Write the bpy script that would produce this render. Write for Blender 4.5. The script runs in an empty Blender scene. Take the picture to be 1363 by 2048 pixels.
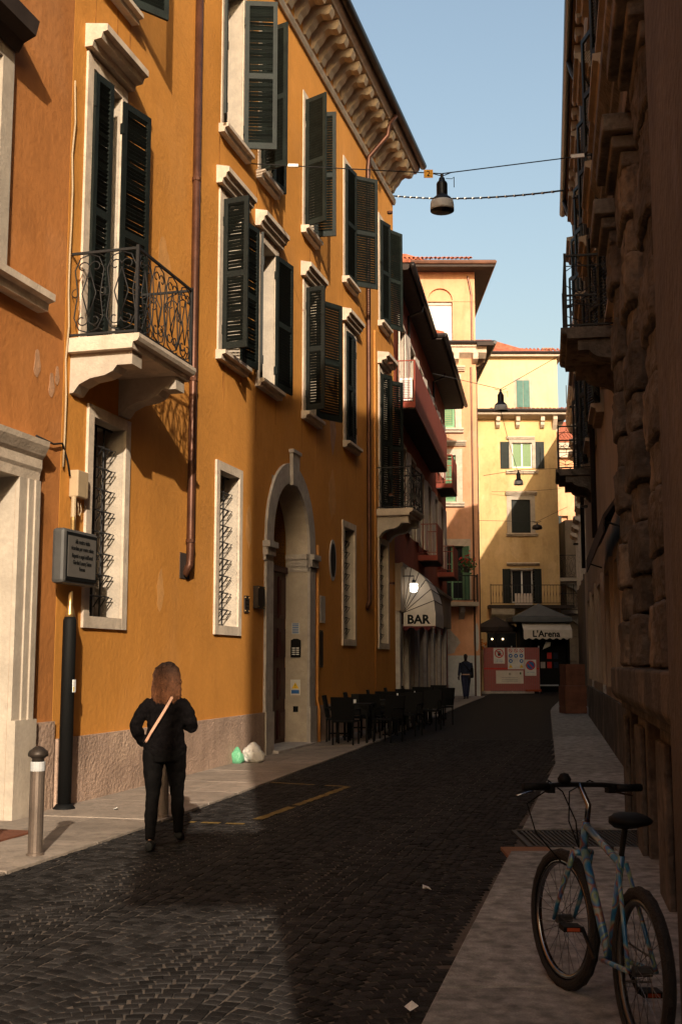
import bpy, bmesh, math, random
import numpy as np
from mathutils import Vector, Matrix, noise
random.seed(7)
S = bpy.context.scene
COL = S.collection
R = math.radians
pi = math.pi

# ------------------------------------------------------------------ camera, sky, sun, exposure
cd = bpy.data.cameras.new('camera')
cam = bpy.data.objects.new('camera', cd)
COL.objects.link(cam)
cam.location = (0, 0, 1.65)
cam.rotation_euler = (R(90 + 7.456), 0, 0)
cd.sensor_fit = 'VERTICAL'; cd.sensor_height = 36; cd.sensor_width = 24
cd.lens = 2300 / 2048 * 36
cd.clip_start = 0.05; cd.clip_end = 2000
S.camera = cam

SUN_EL, SUN_AZ = 23.5, 5.6          # sun behind the camera, a little to the right
w = bpy.data.worlds.new('World'); S.world = w; w.use_nodes = True
nt = w.node_tree; bg = nt.nodes['Background']
sky = nt.nodes.new('ShaderNodeTexSky'); sky.sky_type = 'NISHITA'; sky.sun_disc = False
sky.sun_elevation = R(SUN_EL); sky.sun_rotation = R(180 - SUN_AZ)
sky.air_density = 1.55; sky.dust_density = 5.5; sky.ozone_density = 0.3
nt.links.new(sky.outputs[0], bg.inputs[0]); bg.inputs[1].default_value = 0.15
sd = bpy.data.lights.new('sun', 'SUN'); sd.energy = 4.5; sd.angle = R(0.5); sd.color = (1.0, 0.86, 0.68)
sun = bpy.data.objects.new('sun', sd); COL.objects.link(sun)
Ldir = Vector((-math.sin(R(SUN_AZ)) * math.cos(R(SUN_EL)), math.cos(R(SUN_AZ)) * math.cos(R(SUN_EL)), -math.sin(R(SUN_EL))))
sun.rotation_euler = Ldir.to_track_quat('-Z', 'Y').to_euler()
sun.location = (5, -20, 30)
S.view_settings.view_transform = 'Standard'; S.view_settings.look = 'None'
S.view_settings.exposure = 0.46; S.view_settings.gamma = 1
S.view_settings.use_curve_mapping = False

# ------------------------------------------------------------------ materials
def mat(name, col, rough=.8, var=.15, vs=3., bump=0., bs=40., metal=0., streak=0., emit=0., dirt=0., spec=.3, rnd=0., patchy=0., isl=0.):
    m = bpy.data.materials.new(name); m.use_nodes = True
    n = m.node_tree.nodes; l = m.node_tree.links; b = n['Principled BSDF']
    b.inputs['Roughness'].default_value = rough; b.inputs['Metallic'].default_value = metal
    b.inputs['Specular IOR Level'].default_value = spec
    if emit:
        b.inputs['Emission Color'].default_value = (*col, 1); b.inputs['Emission Strength'].default_value = emit
    tc = n.new('ShaderNodeTexCoord')
    def noise(scale, detail=5, vec=None):
        t = n.new('ShaderNodeTexNoise'); t.inputs['Scale'].default_value = scale; t.inputs['Detail'].default_value = detail
        l.new(vec or tc.outputs['Object'], t.inputs['Vector']); return t
    def mix(fac, a, bcol, typ='MIX'):
        x = n.new('ShaderNodeMix'); x.data_type = 'RGBA'; x.blend_type = typ
        if isinstance(fac, float): x.inputs[0].default_value = fac
        else: l.new(fac, x.inputs[0])
        for i, v in ((6, a), (7, bcol)):
            if isinstance(v, tuple): x.inputs[i].default_value = (*v[:3], 1)
            else: l.new(v, x.inputs[i])
        return x.outputs[2]
    def ramp(src, lo, hi):
        r = n.new('ShaderNodeMapRange'); r.inputs[1].default_value = lo; r.inputs[2].default_value = hi
        l.new(src, r.inputs[0]); return r.outputs[0]
    out = None
    if var:
        t = noise(vs, 6)
        lo = tuple(c * (1 - var) for c in col); hi = tuple(min(c * (1 + var), 1) for c in col)
        out = mix(ramp(t.outputs[0], .3, .7), lo, hi)
        t2 = noise(vs * 9, 3)
        out = mix(ramp(t2.outputs[0], .35, .65), out, mix(1., out, (1 - var * .6,) * 3, 'MULTIPLY'))
    if streak:
        mp = n.new('ShaderNodeMapping'); mp.inputs['Scale'].default_value = (2.4, 2.4, .2); l.new(tc.outputs['Object'], mp.inputs[0])
        t = noise(1.6, 5, mp.outputs[0])
        out = mix(ramp(t.outputs[0], .52, .75), out or col, mix(1., out or col, (1 - streak, 1 - streak * 1.1, 1 - streak * 1.2), 'MULTIPLY'))
        t = noise(.55, 7)
        out = mix(ramp(t.outputs[0], .56, .62), out, mix(.10 * min(1, streak * 3), out, (.8, .6, .4)))
    if dirt:
        t = noise(7., 8)
        out = mix(ramp(t.outputs[0], .5, .72), out or col, tuple(c * (1 - dirt) for c in col))
    if patchy:
        for sc, lo, hi, k in ((.35, .5, .62, (.80, .78, .74)), (1.1, .56, .60, (1.10, 1.13, 1.22)), (2.3, .60, .63, (.86, .84, .80)), (.8, .61, .625, (1.12, 1.16, 1.35))):
            mp = n.new('ShaderNodeMapping'); mp.inputs['Location'].default_value = (sc*7, sc*3, sc*5); mp.inputs['Scale'].default_value = (1, 1, .55); l.new(tc.outputs['Object'], mp.inputs[0])
            t = noise(sc, 9, mp.outputs[0])
            mm = n.new('ShaderNodeMath'); mm.operation = 'MULTIPLY'; mm.inputs[1].default_value = patchy; l.new(ramp(t.outputs[0], lo, hi), mm.inputs[0])
            out = mix(mm.outputs[0], out, mix(1., out, k, 'MULTIPLY'))
    if rnd or isl:
        oi = n.new('ShaderNodeObjectInfo'); src = oi.outputs['Random']
        if isl:
            ge = n.new('ShaderNodeNewGeometry'); ad = n.new('ShaderNodeMath'); ad.operation = 'ADD'; l.new(src, ad.inputs[0]); l.new(ge.outputs['Random Per Island'], ad.inputs[1])
            fr = n.new('ShaderNodeMath'); fr.operation = 'FRACT'; l.new(ad.outputs[0], fr.inputs[0]); src = fr.outputs[0]; rnd = isl
        hs = n.new('ShaderNodeHueSaturation'); mr = n.new('ShaderNodeMapRange'); mr.inputs[3].default_value = 1 - rnd; mr.inputs[4].default_value = 1 + rnd
        l.new(src, mr.inputs[0]); l.new(mr.outputs[0], hs.inputs['Value'])
        if out is None: hs.inputs['Color'].default_value = (*col, 1)
        else: l.new(out, hs.inputs['Color'])
        out = hs.outputs[0]
    if out is None: b.inputs['Base Color'].default_value = (*col, 1)
    else: l.new(out, b.inputs['Base Color'])
    if bump:
        t = noise(bs, 6); bp = n.new('ShaderNodeBump'); bp.inputs['Strength'].default_value = bump; bp.inputs['Distance'].default_value = .02
        l.new(t.outputs[0], bp.inputs['Height']); l.new(bp.outputs[0], b.inputs['Normal'])
    return m

M = dict(
    orange=mat('orange_plaster', (.54, .228, .040), .92, .09, .9, .35, 14, streak=.06, patchy=.35),
    dorange=mat('burnt_orange_plaster', (.43, .165, .042), .92, .14, .8, .35, 14, streak=.12, patchy=.6),
    stone=mat('pale_limestone', (.56, .46, .36), .85, .14, 3, .3, 30, streak=.22, dirt=.25),
    stonew=mat('white_stone', (.42, .355, .285), .85, .14, 3, .25, 30, streak=.12, dirt=.15),
    bstone=mat('bounce_lit_bracket_stone', (.62, .50, .36), .85, .14, 3, .3, 30, dirt=.2, rnd=.1),  # lighter copy of the limestone, with bounced light put into its colour
    gstone=mat('grey_stone', (.40, .36, .33), .85, .14, 4, .4, 30, dirt=.25),
    plinth=mat('rough_pink_stone', (.40, .275, .205), .95, .25, 2.2, 1.0, 22, streak=.25, dirt=.2),
    green=mat('green_shutter_paint', (.0055, .0085, .007), .6, .35, 6, .2, 40, dirt=.2, rnd=.3),
    greenw=mat('weathered_green_paint', (.009, .0135, .011), .65, .4, 5, .25, 40, rnd=.3),
    iron=mat('black_iron', (.012, .011, .011), .6, .2, 8),
    pipe=mat('brown_copper_pipe', (.09, .036, .02), .4, .3, 3, metal=.4),
    dark=mat('dark_interior', (.012, .01, .009), .9, .1, 2),
    glass=mat('dark_glass', (.02, .022, .025), .12, 0, spec=.5),
    paleglass=mat('pale_shop_glass', (.30, .34, .33), .15, .1, 1, spec=.5),
    sash=mat('grey_sash_paint', (.35, .32, .29), .6, .15, 5),
    wsash=mat('white_sash_paint', (.75, .73, .70), .5, .05, 5),
    door=mat('dark_red_door', (.055, .010, .009), .5, .25, 4, .1, 30),
    redp=mat('brick_red_plaster', (.33, .075, .032), .9, .15, 1.5, .2, 25, streak=.15),
    redpanel=mat('red_balcony_panel', (.25, .048, .028), .7, .08, 2),
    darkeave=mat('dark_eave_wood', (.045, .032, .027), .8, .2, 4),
    gutter=mat('dark_gutter', (.028, .022, .021), .45, .2, 4, metal=.3),
    cream=mat('cream_panel', (.62, .52, .44), .85, .1, 6),
    pink=mat('peach_plaster', (.60, .31, .175), .9, .12, .8, .2, 25, streak=.14, patchy=.5),
    yellow=mat('yellow_plaster', (.60, .405, .19), .9, .12, .8, .2, 25, streak=.15, patchy=.55),
    pyellow=mat('pale_yellow_plaster', (.62, .48, .28), .9, .08, .8, .2, 25, streak=.08),
    tile=mat('terracotta_tile', (.40, .12, .065), .85, .35, 5, .3, 30),
    lgreen=mat('light_green_paint', (.17, .33, .18), .6, .12, 5),
    bgreen=mat('blue_green_paint', (.06, .15, .13), .6, .15, 5),
    beige=mat('beige_plaster', (.30, .225, .16), .9, .14, .8, .3, 25, streak=.25, patchy=.6),
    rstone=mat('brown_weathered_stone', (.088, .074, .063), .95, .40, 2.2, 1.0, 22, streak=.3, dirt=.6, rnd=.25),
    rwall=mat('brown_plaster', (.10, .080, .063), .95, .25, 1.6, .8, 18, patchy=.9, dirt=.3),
    soffit=mat('brown_soffit', (.13, .08, .045), .9, .15, 3),
    slab=mat('worn_pavement_stone', (.265, .215, .175), .8, .20, 2.0, .6, 20, dirt=.35, rnd=.14),
    slabr=mat('rough_pavement_stone', (.265, .255, .24), .9, .40, 9.0, 1.0, 14, dirt=.6, rnd=.16),
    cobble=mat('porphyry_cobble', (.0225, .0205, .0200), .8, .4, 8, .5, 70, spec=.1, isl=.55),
    mortar=mat('sunlit_sandy_joint', (.085, .067, .054), .95, .3, 12, .3, 60),  # joint sand, lightened to stand for raking sun along the cobble edges
    asphalt=mat('ground_paving', (.06, .05, .045), .9, .2, 2),
    yellowline=mat('yellow_road_paint', (.20, .125, .03), .85, .4, 14, dirt=.85),
    black=mat('black_plastic', (.006, .006, .006), .65, .1, 5, spec=.12),
    blackm=mat('black_metal', (.012, .012, .012), .35, .1, 5, metal=.3),
    lampgrey=mat('grey_lamp_band', (.42, .42, .42), .5, .08, 6),
    tag=mat('yellow_tag', (.75, .36, .02), .5, .05, 6),
    white=mat('white_print', (.75, .74, .72), .6, .05, 6),
    cloth=mat('cream_awning_cloth', (.60, .53, .46), .9, .08, 4, .2, 20),
    maroon=mat('maroon_trim', (.10, .015, .015), .8),
    bolt=mat('brushed_bollard_metal', (.20, .155, .125), .4, .2, 4, metal=.6),
    bronze=mat('dark_bronze', (.05, .038, .03), .5, .2, 8, metal=.5),
    brass=mat('brass', (.45, .28, .11), .35, .1, 8, metal=.8),
    greybox=mat('grey_sign_paint', (.06, .057, .054), .5, .12, 8),
    signface=mat('sign_face', (.11, .10, .09), .4, .06, 8),
    jbox=mat('beige_plastic_box', (.38, .28, .17), .6, .05, 8),
    jacket=mat('black_knit', (.005, .004, .0042), .95, .3, 30, .5, 90, spec=.05),
    trousers=mat('black_trousers', (.004, .0035, .0035), .9, .2, 20, spec=.08),
    hair=mat('brown_hair', (.14, .062, .026), .5, .35, 18, .5, 60),
    hairtop=mat('dark_hair', (.02, .011, .008), .5, .3, 18, .4, 60),
    skin=mat('skin', (.50, .27, .18), .55, .06, 8),
    strap=mat('tan_leather', (.48, .27, .18), .6, .08, 10),
    shoe=mat('black_shoe', (.01, .01, .01), .5),
    navy=mat('navy_cloth', (.016, .022, .045), .9, .2, 10),
    denim=mat('dark_blue_denim', (.022, .026, .06), .9, .2, 10),
    tyre=mat('tyre_rubber', (.012, .011, .011), .8, .2, 20, .6, 120),
    chrome=mat('polished_metal', (.20, .20, .21), .2, 0, metal=1.),
    spoke=mat('spoke_metal', (.10, .10, .10), .35, 0, metal=.8),
    bagw=mat('white_plastic_bag', (.70, .67, .63), .4, .1, 8, .4, 14),
    bagg=mat('green_plastic_bag', (.12, .36, .20), .4, .12, 8, .4, 14),
    paper=mat('paper', (.62, .60, .56), .8),
    net=None,
    blue=mat('blue_print', (.03, .13, .38), .5), red=mat('red_print', (.50, .03, .025), .5),
    yprint=mat('yellow_print', (.75, .48, .03), .5),
    crate=mat('rusty_brown_board', (.15, .06, .036), .8, .25, 4, .2, 20),
    terra=mat('terracotta_slab', (.22, .10, .05), .85, .15, 6),
    mat_=mat('rust_mat', (.16, .055, .028), .95, .15, 20, .5, 80),
    awngrey=mat('grey_parasol_cloth', (.10, .105, .11), .9, .1, 4),
    awndark=mat('dark_awning_cloth', (.03, .022, .02), .9, .15, 4),
    lightg=mat('warm_bulb', (1., .93, .80), .5, 0, emit=3.2),
    dimlamp=mat('dim_shop_lamp', (1., .75, .4), .5, 0, emit=3.),
    flower=mat('red_petals', (.55, .04, .03), .7, .2, 20), leaf=mat('leaf_green', (.05, .13, .03), .6, .3, 20),
    oflower=mat('orange_petals', (.65, .18, .02), .7, .2, 20),
    orangep=mat('orange_plastic', (.30, .05, .015), .5, .1, 10), ycable=mat('painted_pipe', (.50, .215, .05), .7, .1, 6),
    curtain=mat('pale_green_curtain', (.20, .29, .16), .9, .08, 12),
    stain=mat('rain_stain', (.40, .165, .032), .92, .2, 6, .3, 14), pale=mat('faded_plaster', (.56, .27, .08), .92, .15, 4, .3, 14),
    patch=mat('bare_plaster', (.44, .24, .13), .95, .2, 5, .3, 30),
    shade=mat('blind_grey', (.60, .58, .56), .7, .05, 10),
    peachw=mat('white_dado_paint', (.45, .46, .46), .8, .1, 2, dirt=.15),
)
def hairmat():
    m = mat('ombre_hair', (.115, .045, .02), .75, .4, 18, .5, 60, spec=.12); n = m.node_tree.nodes; l = m.node_tree.links; b = n['Principled BSDF']
    tc = n.new('ShaderNodeTexCoord'); sp = n.new('ShaderNodeSeparateXYZ'); l.new(tc.outputs['Object'], sp.inputs[0])
    r = n.new('ShaderNodeMapRange'); r.inputs[1].default_value = 1.42; r.inputs[2].default_value = 1.72; l.new(sp.outputs[2], r.inputs[0])
    x = n.new('ShaderNodeMix'); x.data_type = 'RGBA'; l.new(r.outputs[0], x.inputs[0]); l.new(b.inputs['Base Color'].links[0].from_socket, x.inputs[6]); x.inputs[7].default_value = (.012, .007, .005, 1)
    l.new(x.outputs[2], b.inputs['Base Color']); return m
M['hair'] = hairmat()
# painted bicycle frame: splashes of several colours
def splash():
    m = bpy.data.materials.new('splash_painted_steel'); m.use_nodes = True
    n = m.node_tree.nodes; l = m.node_tree.links; b = n['Principled BSDF']; b.inputs['Roughness'].default_value = .3
    tc = n.new('ShaderNodeTexCoord'); t = n.new('ShaderNodeTexNoise'); t.inputs['Scale'].default_value = 9; t.inputs['Detail'].default_value = 1
    l.new(tc.outputs['Object'], t.inputs['Vector'])
    r = n.new('ShaderNodeValToRGB'); e = r.color_ramp.elements
    e[0].position = .28; e[0].color = (.012, .07, .20, 1); e[1].position = .75; e[1].color = (.05, .22, .20, 1)
    for p, c in ((.40, (.03, .30, .55)), (.47, (.60, .50, .38)), (.50, (.55, .10, .03)), (.535, (.04, .25, .60)), (.60, (.55, .55, .22)), (.64, (.05, .16, .50))):
        x = e.new(p); x.color = (*(q*k_ for q, k_ in zip(c, (.30, .42, .45))), 1)
    l.new(t.outputs[0], r.inputs[0]); l.new(r.outputs[0], b.inputs['Base Color']); return m
M['splash'] = splash()
def netmat():
    m = bpy.data.materials.new('red_mesh_netting'); m.use_nodes = True
    n = m.node_tree.nodes; l = m.node_tree.links; b = n['Principled BSDF']; b.inputs['Roughness'].default_value = .8
    tc = n.new('ShaderNodeTexCoord'); t = n.new('ShaderNodeTexBrick'); t.offset = 0
    mp = n.new('ShaderNodeMapping'); mp.inputs['Rotation'].default_value = (0, R(90), 0)
    mp.inputs['Rotation'].default_value = (R(90), 0, R(90))
    sp = n.new('ShaderNodeSeparateXYZ'); cb = n.new('ShaderNodeCombineXYZ')
    l.new(tc.outputs['Object'], sp.inputs[0]); l.new(sp.outputs[1], cb.inputs[0]); l.new(sp.outputs[2], cb.inputs[1])
    l.new(cb.outputs[0], t.inputs['Vector'])
    t.inputs['Color1'].default_value = (.24, .115, .105, 1); t.inputs['Color2'].default_value = (.28, .13, .12, 1); t.inputs['Mortar'].default_value = (.34, .05, .04, 1)
    t.inputs['Scale'].default_value = 1; t.inputs['Brick Width'].default_value = .085; t.inputs['Row Height'].default_value = .055; t.inputs['Mortar Size'].default_value = .009
    l.new(t.outputs[0], b.inputs['Base Color']); return m
M['net'] = netmat()

# ------------------------------------------------------------------ mesh helpers
class MB:
    def __init__(s): s.v = []; s.f = []; s.m = Matrix.Identity(4)
    def add(s, vs, fs):
        o = len(s.v); s.v += [tuple(s.m @ Vector(p)) for p in vs]; s.f += [tuple(o + i for i in f) for f in fs]; return s
    def box(s, x0, x1, y0, y1, z0, z1):
        if x0 > x1: x0, x1 = x1, x0
        if y0 > y1: y0, y1 = y1, y0
        if z0 > z1: z0, z1 = z1, z0
        return s.add([(x0,y0,z0),(x1,y0,z0),(x1,y1,z0),(x0,y1,z0),(x0,y0,z1),(x1,y0,z1),(x1,y1,z1),(x0,y1,z1)],
                     [(0,3,2,1),(4,5,6,7),(0,1,5,4),(1,2,6,5),(2,3,7,6),(3,0,4,7)])
    def prism(s, poly, ax, a, b):
        f = {'x': lambda p, t: (t, p[0], p[1]), 'y': lambda p, t: (p[0], t, p[1]), 'z': lambda p, t: (p[0], p[1], t)}[ax]
        n = len(poly)
        return s.add([f(p, a) for p in poly] + [f(p, b) for p in poly],
                     [tuple(range(n))[::-1], tuple(range(n, 2 * n))] + [(i, (i + 1) % n, n + (i + 1) % n, n + i) for i in range(n)])
    def tube(s, pts, r, n=6, caps=True):
        pts = [Vector(p) for p in pts]; rs = r if isinstance(r, (list, tuple)) else [r] * len(pts)
        vs = []; fs = []; up = None
        for i, p in enumerate(pts):
            t = (pts[min(i + 1, len(pts) - 1)] - pts[max(i - 1, 0)]).normalized()
            if up is None: up = Vector((0, 0, 1)) if abs(t.z) < .9 else Vector((1, 0, 0))
            a = t.cross(up)
            if a.length < 1e-4: a = t.orthogonal()
            a.normalize(); b2 = a.cross(t).normalized(); up = b2
            for k in range(n):
                an = 2 * pi * k / n; vs.append(tuple(p + (a * math.cos(an) + b2 * math.sin(an)) * rs[i]))
        for i in range(len(pts) - 1):
            for k in range(n): fs.append((i*n+k, i*n+(k+1) % n, (i+1)*n+(k+1) % n, (i+1)*n+k))
        if caps: fs += [tuple(range(n))[::-1], tuple((len(pts)-1)*n + k for k in range(n))]
        return s.add(vs, fs)
    def lathe(s, prof, n=12, c=(0, 0, 0)):
        vs = []; fs = []
        for r, z in prof:
            for k in range(n): vs.append((c[0] + r*math.cos(2*pi*k/n), c[1] + r*math.sin(2*pi*k/n), c[2] + z))
        for i in range(len(prof) - 1):
            for k in range(n): fs.append((i*n+k, i*n+(k+1) % n, (i+1)*n+(k+1) % n, (i+1)*n+k))
        fs += [tuple(range(n))[::-1], tuple((len(prof)-1)*n + k for k in range(n))]
        return s.add(vs, fs)
    def mesh(s, name, m, smooth=False):
        me = bpy.data.meshes.new(name); me.from_pydata(s.v, [], s.f)
        bm = bmesh.new(); bm.from_mesh(me); bmesh.ops.recalc_face_normals(bm, faces=bm.faces); bm.to_mesh(me); bm.free()
        me.materials.append(M[m] if isinstance(m, str) else m)
        if smooth: me.polygons.foreach_set('use_smooth', [True] * len(me.polygons))
        return me
    def build(s, name, m, parent=None, smooth=False, bevel=0, **kw):
        o = inst(s.mesh(name, m, smooth), name, parent, **kw)
        if bevel:
            md = o.modifiers.new('bevel', 'BEVEL'); md.width = bevel; md.segments = 2; md.limit_method = 'ANGLE'
        return o
def inst(me, name, parent=None, loc=(0,0,0), rot=(0,0,0), label=None, cat=None, group=None, kind=None, scale=None):
    o = bpy.data.objects.new(name, me); COL.objects.link(o); o.location = loc; o.rotation_euler = rot
    if scale: o.scale = scale
    if parent: o.parent = parent
    for k, v in (('label', label), ('category', cat), ('group', group), ('kind', kind)):
        if v: o[k] = v
    return o
def thing(name, label, cat, loc=(0,0,0), rotz=0, group=None):
    return inst(None, name, None, loc, (0, 0, rotz), label, cat, group)
def copy_tree(o, parent=None):
    c = o.copy(); COL.objects.link(c)
    if parent: c.parent = parent
    for ch in list(o.children): copy_tree(ch, c)
    return c
def text(body, size, m, parent, loc, rot=(pi/2, 0, pi/2), align='CENTER', name='lettering', ext=.002, bold=0.):
    cu = bpy.data.curves.new('t', 'FONT'); cu.body = body; cu.size = size; cu.align_x = align; cu.extrude = ext; cu.resolution_u = 2; cu.offset = bold
    tmp = bpy.data.objects.new('t', cu); COL.objects.link(tmp)
    dg = bpy.context.evaluated_depsgraph_get(); me = bpy.data.meshes.new_from_object(tmp.evaluated_get(dg))
    bpy.data.objects.remove(tmp); me.materials.clear(); me.materials.append(M[m])
    return inst(me, name, parent, loc, rot)
def gz(y): return .005 * (y - 10)
def frame(P, slope_n, name, label, cat, z=0.):
    """facade root: local x = outward normal, y = along the facade, z up"""
    return thing(name, label, cat, (P[0], P[1], z), math.atan2(slope_n[1], slope_n[0]))

def holed_wall(u0, u1, z0, z1, holes, depth=.45, x=0.):
    """front face with rectangular openings (ua,ub,za,zb) and their reveals"""
    mb = MB()
    us = sorted({u0, u1} | {h[i] for h in holes for i in (0, 1)}); zs = sorted({z0, z1} | {h[i] for h in holes for i in (2, 3)})
    us = [a for a in us if u0 <= a <= u1]; zs = [a for a in zs if z0 <= a <= z1]
    for i in range(len(us) - 1):
        for j in range(len(zs) - 1):
            cu, cz = (us[i] + us[i+1]) / 2, (zs[j] + zs[j+1]) / 2
            if any(h[0] < cu < h[1] and h[2] < cz < h[3] for h in holes): continue
            mb.add([(x, us[i], zs[j]), (x, us[i+1], zs[j]), (x, us[i+1], zs[j+1]), (x, us[i], zs[j+1])], [(0, 1, 2, 3)])
    lst = []
    for a, b, c, d in holes:
        mb2 = MB(); lst.append(mb2)
        for q in ([(a,c),(a,d)], [(b,d),(b,c)], [(a,d),(b,d)], [(b,c),(a,c)]):
            (p, r), (p2, r2) = q
            mb2.add([(x, p, r), (x, p2, r2), (x - depth, p2, r2), (x - depth, p, r)], [(0, 1, 2, 3)])
    return mb, lst
def wall_with(root, u0, u1, z0, z1, holes, m, depth=.45, back=8., mrev='stonew', top=None):
    a, b = holed_wall(u0, u1, z0, z1, holes, depth)
    ztop = top or z1
    a.box(-back, -depth - .02, u0 + .001, u1 - .001, z0, ztop)                      # body of the house
    for uu in (u0, u1):                                                        # end walls of the front skin
        a.add([(0, uu, z0), (-depth - .03, uu, z0), (-depth - .03, uu, z1), (0, uu, z1)], [(0, 1, 2, 3)])
    a.add([(0, u0, z1), (0, u1, z1), (-depth - .03, u1, z1), (-depth - .03, u0, z1)], [(0, 1, 2, 3)])
    a.build('wall', m, root); 
    for q in b: q.build('reveal', mrev, root)

# shutters -----------------------------------------------------------
_leaf = {}
def leaf_meshes(w, h, m, pitch=.056):
    k = (round(w, 2), round(h, 2), m, pitch)
    if k in _leaf: return _leaf[k]
    f = MB(); st = .075; t = .021
    f.box(-t, t, 0, st, 0, h); f.box(-t, t, w - st, w, 0, h)
    mid = h * .47
    zz = [(0, .11), (mid, mid + .10), (h - .09, h)]
    for a, b in zz: f.box(-t, t, st, w - st, a, b)
    f.box(-t - .012, t + .012, -.012, .012, .25, .40); f.box(-t - .012, t + .012, -.012, .012, h - .45, h - .30)
    sl = MB().prism([(-.019, -.016), (-.015, -.020), (.019, .016), (.015, .020)], 'y', st, w - st)
    pos = []
    for a, b in ((.11, mid), (mid + .10, h - .09)):
        n = int((b - a) / pitch)
        pos += [a + (i + .5) * (b - a) / n for i in range(n)]
    joined = MB()
    for z in pos:
        joined.m = Matrix.Translation((0, 0, z)); joined.prism([(-.019, -.016), (-.015, -.020), (.019, .016), (.015, .020)], 'y', st, w - st)
    r = (f.mesh('shutter', m), sl.mesh('slat', m), pos, joined.mesh('slat', m)); _leaf[k] = r; return r
slat_budget = [292]
def shutter(root, u, z, w, h, ang, right, m='green', off=.04, single=False, bend=0):
    fm, sm, pos, jm = leaf_meshes(w, h, m)
    o = inst(fm, 'shutter', root, (off, u, z), (0, 0, (pi + R(ang)) if right else -R(ang)))
    if single and slat_budget[0] >= len(pos):
        slat_budget[0] -= len(pos)
        for p in pos: inst(sm, 'slat', o, (0, 0, p), (random.uniform(-.03, .03), random.uniform(-.12, .12), 0))
    else: inst(jm, 'slat', o, kind='stuff')
    return o
def lintel(root, u0, u1, z, m='stone', h=.25, p=.22):
    return MB().prism([(0, z), (.10, z), (.12, z + h*.28), (p*.72, z + h*.34), (p*.8, z + h*.62), (p, z + h*.68), (p, z + h), (0, z + h + .05)], 'y', u0, u1).build('lintel', m, root)
def sill(root, u0, u1, z, m='stone', h=.15, p=.17):
    return MB().prism([(0, z - h), (p*.6, z - h), (p*.65, z - h*.55), (p, z - h*.45), (p, z - .01), (0, z)], 'y', u0, u1).build('sill', m, root)
def surround(root, a, b, c, d, wd=.14, p=.03, m='stone', bottom=False, inner=0):
    mb = MB(); mb.box(-.01, p, a - wd, a, c - (wd if bottom else 0), d + wd).box(-.01, p, b, b + wd, c - (wd if bottom else 0), d + wd).box(-.01, p - .002, a, b, d, d + wd)
    if bottom: mb.box(-.01, p - .002, a, b, c - wd, c)
    return mb.build('window_surround', m, root)
def sash(root, a, b, c, d, x=-.30, m='sash', mg='glass', bars=1, lights=2):
    f = MB(); t = .05; e = .004
    f.box(x, x + .05, a + e, a + t, c + e, d - e).box(x, x + .05, b - t, b - e, c + e, d - e).box(x, x + .05, a + t, b - t, c + e, c + .08).box(x, x + .05, a + t, b - t, d - t, d - e)
    us = [a + t + (b - a - 2*t) * i / lights for i in range(lights + 1)]
    for u in us[1:-1]: f.box(x, x + .055, u - .035, u + .035, c + .08, d - t)
    for i in range(1, bars + 1):
        z = c + (d - c) * i / (bars + 1)
        for j in range(lights): f.box(x + .005, x + .045, us[j] + (.035 if j else 0), us[j+1] - (.035 if j < lights - 1 else 0), z - .018, z + .018)
    o = f.build('window_frame', m, root)
    for j in range(lights):
        MB().box(x + .015, x + .022, us[j] + .001, us[j+1] - .001, c + .07, d - t).build('pane', mg, o)
    return o

def spiral(cx, cz, r0, r1, a0, a1, n=12, plane=0):
    return [(cx + (r0 + (r1 - r0) * i / n) * math.cos(R(a0 + (a1 - a0) * i / n)), cz + (r0 + (r1 - r0) * i / n) * math.sin(R(a0 + (a1 - a0) * i / n))) for i in range(n + 1)]
def lyre_mesh(w, h, name='baluster', r=.0085):
    """one wrought-iron scroll unit, drawn in the y-z plane, y from 0 to w"""
    mb = MB(); c = w / 2; m = h * .5
    for s in (-1, 1):
        mb.tube([(0, c, h*.80), (0, c + s*w*.22, m), (0, c, h*.20)], r, 5)
        mb.tube([(0, c + s*p, q) for p, q in [(w*.02, h*.99), (w*.30, h*.95), (w*.46, h*.80), (w*.36, m), (w*.46, h*.20), (w*.30, h*.05), (w*.02, h*.01)]], r, 5)
        for zc, sg in ((h*.83, 1), (h*.17, -1)):
            mb.tube([(0, c + s*y, zc + sg*z) for y, z in spiral(w*.20, 0, w*.20, w*.06, 180, -130, 12)], r*.9, 5)
        mb.tube([(0, c + s*y, m + z) for y, z in spiral(w*.42, 0, w*.16, w*.05, 90, -200, 9)], r*.7, 4)
    return mb.mesh(name, 'iron', True)
def railing(root, x0, x1, u0, u1, z, h, unit=.36, mesh=None, m='iron', sides=True, near_only=False):
    """iron railing round a balcony; frame plus scroll units as pieces"""
    f = MB(); e = .014
    f.box(x1 - e, x1 + e, u0 - e, u1 + e, z + h - .03, z + h).box(x1 - e, x1 + e, u0 - e, u1 + e, z + .03, z + .055)
    for u in (u0, u1):
        f.box(x1 - e*1.3, x1 + e*1.3, u - e*1.3, u + e*1.3, z - .02, z + h + .02)
        if sides: f.box(x0, x1 - e, u - e, u + e, z + h - .03, z + h - .001).box(x0, x1 - e, u - e, u + e, z + .03, z + .054)
    o = f.build('railing', m, root)
    def run(p, rot, L):
        n = max(1, round(L / unit)); s = L / n
        for i in range(n):
            q = inst(mesh(s, h - .085), 'baluster', o, (p[0] - math.sin(rot)*s*i, p[1] + math.cos(rot)*s*i, z + .055), (0, 0, rot))
    run((x1, u0), 0, u1 - u0)
    if sides: run((x1, u0), pi/2, x1 - x0 - .02); run((x1, u1), pi/2, x1 - x0 - .02)
    return o
_ly = {}
def lyre(s, h):
    k = (round(s, 2), round(h, 2))
    if k not in _ly: _ly[k] = lyre_mesh(s, h)
    return _ly[k]
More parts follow.
